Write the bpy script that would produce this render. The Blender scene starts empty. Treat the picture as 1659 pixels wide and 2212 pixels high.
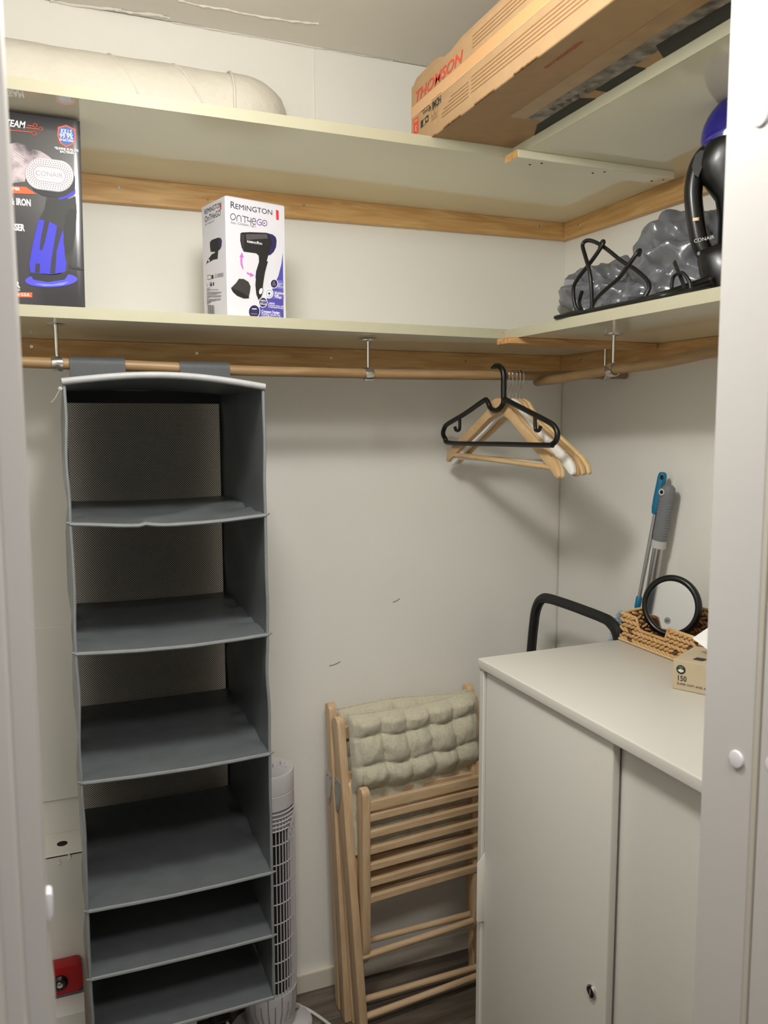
import bpy, bmesh, math, random
from mathutils import Vector, Matrix, noise
random.seed(7)
S = bpy.context.scene
COL = S.collection
PI = math.pi
# ------------------------------------------------------------------ camera
cd = bpy.data.cameras.new('camera'); cam = bpy.data.objects.new('camera', cd); COL.objects.link(cam)
R_ = Vector((0.92853549, -0.3712414, -0.00129178)); U_ = Vector((0.04286857, 0.10376368, 0.99367771)); F_ = Vector((0.36876026, 0.92272039, -0.11226285))
cam.matrix_world = Matrix(((R_.x, U_.x, -F_.x, -1.33224), (R_.y, U_.y, -F_.y, -1.969856), (R_.z, U_.z, -F_.z, 1.53328), (0, 0, 0, 1)))
cd.sensor_fit = 'VERTICAL'; cd.sensor_height = 36.0; cd.lens = 1750.0 / 2212.0 * 36.0
cd.clip_start = 0.02; cd.clip_end = 50
cd.dof.use_dof = True; cd.dof.focus_distance = 1.75; cd.dof.aperture_fstop = cd.lens / 3.2
S.camera = cam
# ------------------------------------------------------------------ world, lights, exposure
w = bpy.data.worlds.new('world'); S.world = w; w.use_nodes = True
w.node_tree.nodes['Background'].inputs[0].default_value = (0.9, 0.92, 1.0, 1); w.node_tree.nodes['Background'].inputs[1].default_value = 0.05
S.view_settings.view_transform = 'Standard'; S.view_settings.look = 'None'; S.view_settings.gamma = 1.0
S.view_settings.use_curve_mapping = False; S.view_settings.exposure = 0.1
def lamp(name, kind, loc, energy, color, radius=0.1, size=None, rot=None):
    l = bpy.data.lights.new(name, kind); l.energy = energy; l.color = color
    if kind == 'POINT': l.shadow_soft_size = radius
    if kind == 'AREA': l.shape = 'DISK'; l.size = size
    o = bpy.data.objects.new(name, l); o.location = loc
    if rot: o.rotation_euler = rot
    COL.objects.link(o); return o
lamp('closet_lamp_globe', 'POINT', (-1.12, -1.02, 2.10), 17.0, (1.0, 0.985, 0.93), 0.10)
lamp('closet_lamp_down_fill', 'AREA', (-1.12, -1.02, 2.08), 4.3, (1.0, 0.985, 0.93), size=0.2)  # added downward fill disk, lifts the lower walls relative to the upper wall
lamp('hall_ceiling_lamp', 'AREA', (-1.08, -2.05, 2.37), 14.0, (1.0, 0.97, 0.93), size=0.35)
# ------------------------------------------------------------------ materials
def lin(c):
    return tuple((x / 255 / 12.92 if x / 255 <= 0.04045 else ((x / 255 + 0.055) / 1.055) ** 2.4) for x in c) + (1.0,)
MATS = {}
def mat(name, rgb, rough=0.5, metal=0.0, var=0.0, vscale=8.0, bump=0.0, bscale=60.0, stretch=None, rgb2=None, sheen=0.0, spec=0.5, coat=0.0, trans=0.0, sub=0.0):
    """procedural surface: base colour varied by noise, optional stretched grain, fine relief"""
    if name in MATS: return MATS[name]
    m = bpy.data.materials.new(name); m.use_nodes = True; nt = m.node_tree; b = nt.nodes['Principled BSDF']
    b.inputs['Roughness'].default_value = rough; b.inputs['Metallic'].default_value = metal
    b.inputs['Specular IOR Level'].default_value = spec
    if sheen: b.inputs['Sheen Weight'].default_value = sheen
    if coat: b.inputs['Coat Weight'].default_value = coat; b.inputs['Coat Roughness'].default_value = 0.08
    c1 = lin(rgb); c2 = lin(rgb2) if rgb2 else tuple(x * (1 - var) for x in c1[:3]) + (1,)
    tc = nt.nodes.new('ShaderNodeTexCoord'); mp = nt.nodes.new('ShaderNodeMapping'); nt.links.new(tc.outputs['Object'], mp.inputs[0])
    if stretch: mp.inputs['Scale'].default_value = stretch
    n = nt.nodes.new('ShaderNodeTexNoise'); n.inputs['Scale'].default_value = vscale; n.inputs['Detail'].default_value = 5
    if stretch: n.inputs['Distortion'].default_value = 0.6
    nt.links.new(mp.outputs[0], n.inputs['Vector'])
    rp = nt.nodes.new('ShaderNodeValToRGB'); rp.color_ramp.elements[0].position = 0.35; rp.color_ramp.elements[1].position = 0.68
    rp.color_ramp.elements[0].color = c2; rp.color_ramp.elements[1].color = c1
    nt.links.new(n.outputs['Fac'], rp.inputs[0]); nt.links.new(rp.outputs[0], b.inputs['Base Color'])
    if bump:
        n2 = nt.nodes.new('ShaderNodeTexNoise'); n2.inputs['Scale'].default_value = bscale; n2.inputs['Detail'].default_value = 4
        nt.links.new(mp.outputs[0] if stretch else tc.outputs['Object'], n2.inputs['Vector'])
        bp = nt.nodes.new('ShaderNodeBump'); bp.inputs['Strength'].default_value = bump; bp.inputs['Distance'].default_value = 0.002
        nt.links.new(n2.outputs['Fac'], bp.inputs['Height']); nt.links.new(bp.outputs[0], b.inputs['Normal'])
    MATS[name] = m; return m
WALL = mat('wall_paint', (238, 236, 230), 0.6, var=0.04, vscale=3, bump=0.25, bscale=45)
CEIL = mat('ceiling_paint', (226, 221, 212), 0.7, var=0.05, vscale=4, bump=0.3, bscale=30)
TRIMW = mat('trim_gloss_paint', (186, 183, 181), 0.4, var=0.03, vscale=4, bump=0.08, bscale=60)
PIPEM = mat('pipe_paint', (222, 217, 206), 0.5, var=0.05, vscale=20, bump=0.9, bscale=70)
BASEB = mat('baseboard_paint', (222, 214, 200), 0.4, var=0.05, vscale=10)
SHELF = mat('shelf_laminate', (225, 220, 196), 0.09, var=0.02, vscale=3, spec=0.8)
EDGE = mat('shelf_edge_band', (174, 170, 147), 0.35, var=0.03, vscale=30)
PINE = mat('pine_batten', (222, 182, 124), 0.5, vscale=6, stretch=(1.2, 14, 14), rgb2=(196, 148, 90), bump=0.1, bscale=20)
PINEY = mat('pine_batten_side', (222, 182, 124), 0.5, vscale=6, stretch=(14, 1.2, 14), rgb2=(200, 154, 96), bump=0.1, bscale=20)
ROD = mat('rod_beech', (158, 129, 92), 0.45, vscale=7, stretch=(1.5, 12, 12), rgb2=(138, 108, 72))
RODY = mat('rod_beech_side', (158, 129, 92), 0.45, vscale=7, stretch=(12, 1.5, 12), rgb2=(140, 110, 74))
CHROME = mat('chrome', (205, 203, 200), 0.18, 1.0)
STEEL = mat('zinc_plate', (196, 197, 196), 0.5, 0.8)
FAB = mat('organiser_fabric', (98, 102, 105), 0.34, var=0.12, vscale=30, bump=0.12, bscale=300, spec=0.5)
FABTOP = mat('organiser_binding', (122, 125, 128), 0.5, var=0.1, vscale=60)
FABL = mat('organiser_top_edge', (158, 158, 161), 0.5, var=0.1, vscale=60)
BLACKP = mat('black_plastic', (12, 12, 13), 0.42, var=0.2, vscale=40)
BLACKG = mat('gloss_black_plastic', (11, 11, 12), 0.34, coat=0.1)
BLACKD = mat('dark_void', (8, 8, 8), 0.8)
HWOOD = mat('hanger_maple', (214, 182, 138), 0.42, vscale=7, stretch=(14, 3, 6), rgb2=(200, 164, 118))
HWOOD2 = mat('hanger_pale_pine', (224, 198, 152), 0.42, vscale=7, stretch=(14, 3, 6), rgb2=(212, 182, 132))
HWHITE = mat('hanger_white_paint', (236, 234, 230), 0.35)
CABW = mat('cabinet_powder_coat', (208, 205, 198), 0.35, bump=0.08, bscale=500)
WICK = mat('woven_hyacinth', (224, 188, 134), 0.5, vscale=14, rgb2=(188, 144, 92), bump=0.3, bscale=160)
WICK2 = mat('hyacinth_dark_and_gap_shade', (118, 84, 52), 0.55, vscale=14, rgb2=(84, 56, 32), bump=0.3, bscale=160)
LINEN = mat('linen_cushion', (206, 199, 177), 0.9, var=0.16, vscale=180, bump=0.25, bscale=700, sheen=0.2)
CHAIRW = mat('beech_chair', (216, 187, 152), 0.45, vscale=7, stretch=(12, 12, 1.4), rgb2=(200, 168, 130))
CHAIRX = mat('beech_chair_rail', (216, 187, 152), 0.45, vscale=7, stretch=(1.4, 12, 12), rgb2=(200, 168, 130))
FANW = mat('fan_white_plastic', (208, 204, 208), 0.42)
CARD = mat('cardboard', (170, 138, 101), 0.75, var=0.07, vscale=40, bump=0.06, bscale=200)
TAPE = mat('parcel_tape', (170, 136, 92), 0.25, var=0.15, vscale=30)
TAPEG = mat('torn_grey_tape', (150, 140, 128), 0.35, vscale=45, rgb2=(70, 62, 54))
BAGM = mat('grey_polythene', (112, 114, 121), 0.2, var=0.18, vscale=10, bump=0.12, bscale=50, spec=0.7)
ALU = mat('aluminium_tube', (190, 190, 192), 0.3, 0.9)
TEAL = mat('teal_grip', (18, 112, 152), 0.5)
GREYG = mat('grey_grip', (118, 120, 124), 0.6)
BLUEP = mat('cobalt_blue_plastic', (22, 16, 120), 0.12, coat=0.8)
MIRR = mat('mirror_glass', (236, 237, 240), 0.04, 1.0)
GREYB = mat('ladder_black', (20, 19, 19), 0.55, bump=0.2, bscale=300)
FLUFF = mat('duster_fibre', (176, 208, 226), 0.9)
REDP = mat('red_plastic', (170, 20, 24), 0.35)
WHITEP = mat('white_carton', (228, 228, 226), 0.55)
TISB = mat('tissue_carton', (196, 180, 152), 0.6, var=0.05, vscale=40)
TISS = mat('tissue_paper', (244, 244, 244), 0.9)
GASK = mat('gasket_strip', (178, 172, 160), 0.6)
CAPM = mat('cap_plastic', (208, 205, 210), 0.4)
FLOORM = mat('laminate_floor', (118, 108, 96), 0.4, vscale=5, stretch=(1.0, 10, 10), rgb2=(84, 76, 68), bump=0.1, bscale=30)
FLOORM2 = mat('laminate_floor_dark', (104, 95, 84), 0.4, vscale=5, stretch=(1.0, 10, 10), rgb2=(76, 68, 60), bump=0.1, bscale=30)
CORDW = mat('white_cord', (214, 212, 208), 0.5)
def ink(rgb, rough=0.55): return mat('ink_%d_%d_%d' % rgb, rgb, rough)
def mesh_fabric():
    m = bpy.data.materials.new('open_mesh_fabric'); m.use_nodes = True; nt = m.node_tree; b = nt.nodes['Principled BSDF']
    b.inputs['Base Color'].default_value = lin((62, 62, 60)); b.inputs['Roughness'].default_value = 0.7
    tc = nt.nodes.new('ShaderNodeTexCoord'); sp = nt.nodes.new('ShaderNodeSeparateXYZ'); nt.links.new(tc.outputs['Object'], sp.inputs[0])
    def math_(op, a, c):
        n = nt.nodes.new('ShaderNodeMath'); n.operation = op
        for i, x in enumerate((a, c)):
            if hasattr(x, 'links') or hasattr(x, 'is_linked'): nt.links.new(x, n.inputs[i])
            else: n.inputs[i].default_value = x
        return n.outputs[0]
    res = []
    for op in ('ADD', 'SUBTRACT'):
        a = math_(op, sp.outputs['X'], sp.outputs['Z']); a = math_('DIVIDE', a, 0.0052); a = math_('FRACT', a, 0.0)
        a = math_('SUBTRACT', a, 0.5); a = math_('ABSOLUTE', a, 0.0); res.append(math_('LESS_THAN', a, 0.33))
    hole = math_('MULTIPLY', res[0], res[1]); al = math_('SUBTRACT', 1.0, hole)
    nt.links.new(al, b.inputs['Alpha'])
    return m
MESHM = mesh_fabric()
# ------------------------------------------------------------------ mesh helpers
class MB:
    def __init__(s): s.v = []; s.f = []; s.m = []
    def add(s, vs, fs, mi=0):
        b = len(s.v); s.v += [tuple(p) for p in vs]
        for f in fs: s.f.append(tuple(i + b for i in f)); s.m.append(mi)
    def hexa(s, p, mi=0):  # 8 points: bottom loop then top loop
        s.add(p, [(3, 2, 1, 0), (4, 5, 6, 7), (0, 1, 5, 4), (1, 2, 6, 5), (2, 3, 7, 6), (3, 0, 4, 7)], mi)
    def box(s, x0, x1, y0, y1, z0, z1, mi=0):
        s.hexa([(x0, y0, z0), (x1, y0, z0), (x1, y1, z0), (x0, y1, z0), (x0, y0, z1), (x1, y0, z1), (x1, y1, z1), (x0, y1, z1)], mi)
    def beam(s, a, b, wdir, w, d, mi=0):  # bar from a to b; wdir ~ width direction, w and d full sizes
        a = Vector(a); b = Vector(b); t = (b - a).normalized(); x = Vector(wdir); x = (x - t * x.dot(t)).normalized(); y = t.cross(x)
        x *= w / 2; y *= d / 2
        s.hexa([a - x - y, a + x - y, a + x + y, a - x + y, b - x - y, b + x - y, b + x + y, b - x + y], mi)
    def tube(s, path, r, n=10, closed=False, mi=0, flat=1.0, up=None):
        P = [Vector(p) for p in path]; k = len(P); rr = r if isinstance(r, (list, tuple)) else [r] * k
        base = len(s.v); X = None
        for i, p in enumerate(P):
            if closed: t = P[(i + 1) % k] - P[i - 1]
            else: t = P[min(i + 1, k - 1)] - P[max(i - 1, 0)]
            t.normalize()
            if up is not None: X = Vector(up)
            elif X is None: X = Vector((0, 0, 1)) if abs(t.z) < 0.9 else Vector((1, 0, 0))
            X = (X - t * X.dot(t)).normalized(); Y = t.cross(X)
            for j in range(n):
                a = 2 * PI * j / n; q = p + X * (math.cos(a) * rr[i] * flat) + Y * (math.sin(a) * rr[i]); s.v.append(tuple(q))
        for i in range(k if closed else k - 1):
            for j in range(n):
                a = base + i * n + j; b = base + i * n + (j + 1) % n; i2 = (i + 1) % k
                s.f.append((a, b, base + i2 * n + (j + 1) % n, base + i2 * n + j)); s.m.append(mi)
        if not closed:
            s.f.append(tuple(base + j for j in range(n))[::-1]); s.m.append(mi)
            s.f.append(tuple(base + (k - 1) * n + j for j in range(n))); s.m.append(mi)
    def lathe(s, prof, c, n=24, axis=(0, 0, 1), mi=0, sx=1.0, sy=1.0, xdir=None):
        A = Vector(axis).normalized(); X = Vector(xdir) if xdir else (Vector((1, 0, 0)) if abs(A.x) < 0.9 else Vector((0, 1, 0)))
        X = (X - A * X.dot(A)).normalized(); Y = A.cross(X); c = Vector(c); base = len(s.v)
        for r, z in prof:
            for j in range(n):
                a = 2 * PI * j / n; s.v.append(tuple(c + A * z + X * (r * sx * math.cos(a)) + Y * (r * sy * math.sin(a))))
        for i in range(len(prof) - 1):
            for j in range(n):
                s.f.append((base + i * n + j, base + i * n + (j + 1) % n, base + (i + 1) * n + (j + 1) % n, base + (i + 1) * n + j)); s.m.append(mi)
        if prof[0][0] > 1e-6: s.f.append(tuple(base + j for j in range(n))[::-1]); s.m.append(mi)
        if prof[-1][0] > 1e-6: s.f.append(tuple(base + (len(prof) - 1) * n + j for j in range(n))); s.m.append(mi)
    def prism(s, poly, O, U, V, W, mi=0):  # polygon (u,v) extruded along W
        O = Vector(O); U = Vector(U); V = Vector(V); W = Vector(W); k = len(poly)
        p = [O + U * a + V * b for a, b in poly]; q = [x + W for x in p]
        s.add(p + q, [tuple(range(k))[::-1], tuple(range(k, 2 * k))] + [(i, (i + 1) % k, k + (i + 1) % k, k + i) for i in range(k)], mi)
    def slab(s, fn, nu, nv, off, mi=0):  # closed sheet: surface fn(u,v) and the same surface shifted by off(u,v)
        A = [[Vector(fn(i / nu, j / nv)) for j in range(nv + 1)] for i in range(nu + 1)]
        o = off if callable(off) else (lambda u, v: Vector(off))
        base = len(s.v); k = (nu + 1) * (nv + 1)
        for i in range(nu + 1):
            for j in range(nv + 1): s.v.append(tuple(A[i][j]))
        for i in range(nu + 1):
            for j in range(nv + 1): s.v.append(tuple(A[i][j] + o(i / nu, j / nv)))
        I = lambda i, j: base + i * (nv + 1) + j
        for i in range(nu):
            for j in range(nv):
                q = (I(i, j), I(i + 1, j), I(i + 1, j + 1), I(i, j + 1)); s.f.append(q[::-1]); s.m.append(mi); s.f.append(tuple(x + k for x in q)); s.m.append(mi)
        for i in range(nu):
            for j, fl in ((0, 0), (nv, 1)):
                q = (I(i, j), I(i + 1, j), I(i + 1, j) + k, I(i, j) + k); s.f.append(q[::-1] if fl else q); s.m.append(mi)
        for j in range(nv):
            for i, fl in ((0, 1), (nu, 0)):
                q = (I(i, j), I(i, j + 1), I(i, j + 1) + k, I(i, j) + k); s.f.append(q[::-1] if fl else q); s.m.append(mi)
    def ball(s, c, r, nu=16, nv=10, mi=0, axis=(0, 0, 1), fn=None):
        prof = [(max(math.sin(PI * i / nv), 1e-7), -math.cos(PI * i / nv)) for i in range(nv + 1)]
        c = Vector(c); b0 = len(s.v); s.lathe(prof, (0, 0, 0), nu, axis, mi)
        for i in range(b0, len(s.v)):
            p = Vector(s.v[i]); k = fn(p) if fn else 1.0; s.v[i] = tuple(c + Vector((p.x * r[0], p.y * r[1], p.z * r[2])) * k)
    def build(s, name, mats, parent=None, bevel=0.0, smooth=None, seg=2, weld=False):
        org = Vector((0, 0, 0)); p = parent
        while p is not None: org += p.location; p = p.parent
        me = bpy.data.meshes.new(name); me.from_pydata([tuple(Vector(v) - org) for v in s.v], [], s.f)
        for m in (mats if isinstance(mats, (list, tuple)) else [mats]): me.materials.append(m)
        me.polygons.foreach_set('material_index', s.m)
        bm = bmesh.new(); bm.from_mesh(me)
        if weld: bmesh.ops.remove_doubles(bm, verts=bm.verts, dist=1e-5)
        bmesh.ops.recalc_face_normals(bm, faces=bm.faces)
        if bevel:
            ed = [e for e in bm.edges if len(e.link_faces) == 2 and e.calc_face_angle(0) > 0.6]
            bmesh.ops.bevel(bm, geom=ed, offset=bevel, segments=seg, affect='EDGES', profile=0.5, clamp_overlap=True)
        bm.to_mesh(me); bm.free()
        if smooth is not None:
            me.polygons.foreach_set('use_smooth', [True] * len(me.polygons)); me.set_sharp_from_angle(angle=math.radians(smooth))
        o = bpy.data.objects.new(name, me); COL.objects.link(o)
        if parent is not None: o.parent = parent
        return o
def tag(o, label=None, cat=None, group=None, kind=None):
    if label: o['label'] = label
    if cat: o['category'] = cat
    if group: o['group'] = group
    if kind: o['kind'] = kind
    return o
def thing(name, loc, label, cat, group=None):
    o = bpy.data.objects.new(name, None); o.empty_display_size = 0.05; o.location = loc; COL.objects.link(o); return tag(o, label, cat, group)
def struct(o): o['kind'] = 'structure'; return o
def copy_tree(o, parent=None):
    c = o.copy(); COL.objects.link(c); c.parent = parent
    for ch in list(o.children): copy_tree(ch, c)
    return c
def smooth_path(pts, k=6, closed=False):  # Catmull-Rom
    P = [Vector(p) for p in pts]; n = len(P); out = []
    for i in range(n if closed else n - 1):
        g = (lambda j: P[j % n]) if closed else (lambda j: P[min(max(j, 0), n - 1)])
        p0, p1, p2, p3 = g(i - 1), g(i), g(i + 1), g(i + 2)
        for t in range(k):
            t /= k; out.append(0.5 * ((2 * p1) + (p2 - p0) * t + (2 * p0 - 5 * p1 + 4 * p2 - p3) * t * t + (3 * p1 - p0 - 3 * p2 + p3) * t ** 3))
    if not closed: out.append(P[-1])
    return out
# flat print on a face: filled shapes and lettering in (u,v) metres
class Art:
    def __init__(s, O, U, V, N, mp=None): s.O = Vector(O); s.U = Vector(U); s.V = Vector(V); s.N = Vector(N).normalized(); s.b = MB(); s.mats = []; s.mp = mp
    def mi(s, m):
        if isinstance(m, tuple): m = ink(m)
        if m not in s.mats: s.mats.append(m)
        return s.mats.index(m)
    def P(s, u, v, L): return s.O + s.U * u + s.V * v + s.N * (0.0003 + 0.00025 * L)
    def uv(s, p): return s.mp(*p) if s.mp else p
    def poly(s, pts, m, L=0, raw=False):
        q = [p if raw else s.uv(p) for p in pts]; s.b.add([s.P(u, v, L) for u, v in q], [tuple(range(len(q)))], s.mi(m))
    def rect(s, u0, v0, u1, v1, m, L=0): s.poly([(u0, v0), (u1, v0), (u1, v1), (u0, v1)], m, L)
    def ell(s, c, ru, rv, m, L=0, n=24, rot=0): s.poly([(c[0] + ru * math.cos(a) * math.cos(rot) - rv * math.sin(a) * math.sin(rot), c[1] + ru * math.cos(a) * math.sin(rot) + rv * math.sin(a) * math.cos(rot)) for a in [2 * PI * i / n for i in range(n)]], m, L)
    def line(s, pts, wd, m, L=0, closed=False):
        q = [Vector(s.uv(p)) for p in pts]; n = len(q)
        for i in range(n if closed else n - 1):
            a, b = q[i], q[(i + 1) % n]; d = (b - a)
            if d.length < 1e-7: continue
            d = Vector((-d.y, d.x)).normalized() * wd / 2; e = (b - a).normalized() * wd * 0.3
            s.poly([a - d - e, b - d + e, b + d + e, a + d - e], m, L, True)
    def text(s, body, p, size, m, L=1, xs=1.0, shear=0.0, rot=0.0, bold=0.0, align='LEFT'):
        c = bpy.data.curves.new('t', 'FONT'); c.body = body; c.size = 1; c.offset = bold; c.align_x = align; c.resolution_u = 3; c.shear = shear
        o = bpy.data.objects.new('t', c); me = bpy.data.meshes.new_from_object(o); u0, v0 = s.uv(p); ca, sa = math.cos(rot), math.sin(rot)
        vs = []
        for v in me.vertices:
            x = v.co.x * size * xs; y = v.co.y * size; vs.append(s.P(u0 + x * ca - y * sa, v0 + x * sa + y * ca, L))
        s.b.add(vs, [tuple(f.vertices) for f in me.polygons], s.mi(m)); bpy.data.objects.remove(o); bpy.data.curves.remove(c); bpy.data.meshes.remove(me)
    def build(s, name, parent):
        org = Vector((0, 0, 0)); p = parent
        while p is not None: org += p.location; p = p.parent
        me = bpy.data.meshes.new(name); me.from_pydata([tuple(Vector(v) - org) for v in s.b.v], [], s.b.f)
        for m in s.mats: me.materials.append(m)
        me.polygons.foreach_set('material_index', s.b.m); o = bpy.data.objects.new(name, me); COL.objects.link(o); o.parent = parent; return o
# ------------------------------------------------------------------ room shell
ZC = 2.422; XL = -1.85; YF = -1.37; YO = -1.47; XJ = -0.757
m = MB(); m.box(XL - .1, .1, 0, .1, 0, ZC); wb = struct(m.build('wall_back', WALL))
m = MB(); m.box(0, .1, YF - .1, 0, 0, ZC); struct(m.build('wall_right', WALL))
m = MB(); m.box(XL - .1, XL, YF - .1, 0, 0, ZC); struct(m.build('wall_left', WALL))
m = MB(); m.box(XL, -1.43, YO, YF, 0, ZC); m.box(-.67, 0, YO, YF, 0, ZC); m.box(-1.43, -.67, YO, YF, 2.13, ZC); struct(m.build('wall_front', WALL))
m = MB()
nx, ny = 44, 40
def cz(x, y):
    d = 0.0
    p = Vector((x * 3, y * 3, 0)); d += 0.002 * noise.noise(p)
    for (yy, a) in ((-.10, .004), (-.055, .003)):
        if -1.45 < x < -.55: d -= a * math.exp(-((y - yy - 0.012 * noise.noise((x * 9, 0, 3))) / .006) ** 2) * (0.6 + 0.8 * noise.noise((x * 14, 2, 0)))
    return d
m.slab(lambda u, v: (-2.9 + 3.3 * u, -3.4 + 3.45 * v, ZC + 0.001 + cz(-2.9 + 3.3 * u, -3.4 + 3.45 * v)), 130, 150, (0, 0, .1))
cg = struct(m.build('ceiling', CEIL, smooth=50))
rgc = random.Random(11)
for pts, rr in (([(-1.057, -.1076), (-1.0122, -.1005), (-.963, -.103), (-.912, -.1015), (-.8502, -.1038), (-.7984, -.1085), (-.7471, -.1174)], .0034),
                ([(-1.1774, -.0136), (-1.139, -.0159), (-1.0907, -.024), (-1.0652, -.0186)], .0042), ([(-1.308, -.004), (-1.2434, -.0045), (-1.1662, -.0181)], .0032), ([(-1.06, -.003), (-.95, -.004), (-.86, -.003), (-.70, -.003)], .0022), ([(-.70, -.003), (-.60, -.004), (-.52, -.003)], .0016)):
    q = smooth_path([(x, y, ZC - .0006) for x, y in pts], 5); q = [p + Vector((rgc.uniform(-.002, .002), rgc.uniform(-.002, .002), 0)) for p in q]
    m = MB(); m.tube(q, [rr * rgc.uniform(.3, 1.2) for _ in q], 7); m.build('plaster_ridge', CEIL, cg, smooth=60)
m = MB(); m.box(-2.9, .3, -3.5, 0, -.1, -.004); fl = struct(m.build('floor', FLOORM2))
y = -.0; k = 0
while y > -1.5:
    x = -1.85 - random.random() * .8
    while x < .0:
        x1 = min(x + 1.2, .0); xa = max(x, -1.85)
        if x1 > -1.85 + .02:
            m = MB(); m.box(xa + .0006, x1 - .0006, y - .1264, y, -.012, 0); m.build('plank', FLOORM if k % 3 else FLOORM2, fl, bevel=.0008, seg=1); k += 1
        x += 1.2
    y -= .127
for nm, bx in (('wall_hall_back', (-2.9, .3, -3.5, -3.4)), ('wall_hall_left', (-3.0, -2.9, -3.4, YO)), ('wall_hall_right', (.3, .4, -3.4, YO))):
    m = MB(); m.box(bx[0], bx[1], bx[2], bx[3], 0, ZC); struct(m.build(nm, WALL))
m = MB(); m.box(-2.9, XL, YO, YF, 0, ZC); m.box(0, .3, YO, YF, 0, ZC); struct(m.build('wall_hall_front', WALL))
# faint vertical joint in the back wall plaster and scuffs
m = MB(); m.tube([(-.725, -.0002, 2.09 + .33 * i / 8) for i in range(9)], .0018, 6); m.build('plaster_joint', WALL, wb)
m = MB()
for a in ((-.93, 1.18, .02), (-.70, .895, .03), (-.52, 1.05, .02)): m.tube([(a[0] + a[2] * t, -.0004, a[1] + .008 * t * t) for t in (0, .4, .8, 1)], .0012, 5)
m.build('wall_scuff', mat('scuff_grey', (150, 144, 134), .7), wb)
m = MB(); m.tube([(-.0015, -.0015, .1 + 1.55 * i / 20) for i in range(21)], .0022, 6); struct(m.build('trim_9', mat('corner_caulk', (206, 200, 188), .7)))
# panelling and boxed ledge low on the left of the back wall
m = MB(); m.box(XL, -1.10, -.007, 0, .6514, 1.0668); tag(m.build('wall_board', WALL, wb, bevel=.002))
m = MB(); m.box(XL, -1.08, -.105, 0, 0, .567); led = struct(m.build('trim_7', WALL, bevel=.002))
m = MB(); m.lathe([(.0001, 0), (.0115, 0), (.0115, .0012), (.0001, .0012)], (-1.365, -.055, .5665), 20); m.build('cable_hole', BLACKD, led)
m = MB(); m.box(XL, -1.08, -.1060, -.104, .5632, .5652); m.build('ledge_crack', BLACKD, led)
m = MB()
for x, z in ((-1.374, .548), (-1.352, .556)): m.tube([(x, -.1055, z + .01), (x + .004, -.1058, z + .002), (x, -.1055, z - .003)], .0022, 6)
m.build('paint_drip', WALL, led)
# baseboards
m = MB()
for (x0, x1, y0, y1) in ((-1.08, 0, -.013, 0),): m.box(x0, x1, y0, y1, 0, .0565)
struct(m.build('baseboard_back', BASEB, bevel=.004))
m = MB(); m.box(-.013, 0, YF, -.013, 0, .0565); struct(m.build('baseboard_right', BASEB, bevel=.004))
# door frame: right jamb with cover caps, left jamb with strike, head
def jx(z, a, b): return b + (a - b) * (z - .9127) / (1.8865 - .9127)
m = MB()
def leaning(m, xt, xb, x2, y0, y1, z0=0.0, z1=2.05):
    a = jx(z0, xt, xb); b = jx(z1, xt, xb)
    m.hexa([(a, y0, z0), (x2, y0, z0), (x2, y1, z0), (a, y1, z0), (b, y0, z1), (x2, y0, z1), (x2, y1, z1), (b, y1, z1)])
leaning(m, -.7582, -.7501, -.67, -1.4315, YF)
leaning(m, -.7555, -.7474, -.67, -1.535, -1.4365)
jr = struct(m.build('trim_1', TRIMW, bevel=.0015))
m = MB(); leaning(m, -.7572, -.7491, -.70, -1.4366, -1.4314); m.build('gasket_strip', GASK, jr)
for (y, z, r) in ((-1.4104, 1.793, .0084), (-1.4140, 1.2162, .0084), (-1.452, 1.2250, .0080)):
    x = jx(z, -.7582, -.7501) + (.0027 if y < -1.44 else 0); h = .0026 if y > -1.44 else .0006
    m = MB(); m.lathe([(r * .97, -.004), (r, h * .5), (r * .93, h * .85), (r * .75, h), (.0001, h)], (x, y, z), 28, (-1, 0, 0)); m.build('cover_cap', CAPM, jr, smooth=40)
m = MB()
def ljx(z): return -1.3535 + .0012 * math.sin(z * 9) * .4 + (.0018 if z < 1.15 else 0)
N = 24
def lface(u, v, x0, y0): z = 2.05 * v; return (ljx(z) + x0 - (1 - u) * .0, y0, z)
for (dx, y0, y1) in ((0, -1.43, YF), (-.0125, -1.48, -1.43), (-.0205, -1.535, -1.48)):
    m.slab(lambda u, v, dx=dx, y0=y0, y1=y1: (ljx(2.05 * v) + dx , y0 + (y1 - y0) * u, 2.05 * v), 2, 60, lambda u, v: Vector((-.085, 0, 0)))
jl = struct(m.build('trim_2', TRIMW, smooth=30))
m = MB(); pts = [(-.002, 1.186), (.0012, 1.1875), (.0026, 1.191), (.0024, 1.205), (.0012, 1.207), (-.002, 1.207)]
m.prism(pts, (-1.3525, -1.392, 0), (1, 0, 0), (0, 0, 1), (0, .012, 0)); m.build('strike_plate', CAPM, jl, bevel=.001, smooth=40)
m = MB(); m.box(-1.44, -.67, -1.535, YF, 2.05, 2.13); struct(m.build('trim_3', TRIMW, bevel=.002))
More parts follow.
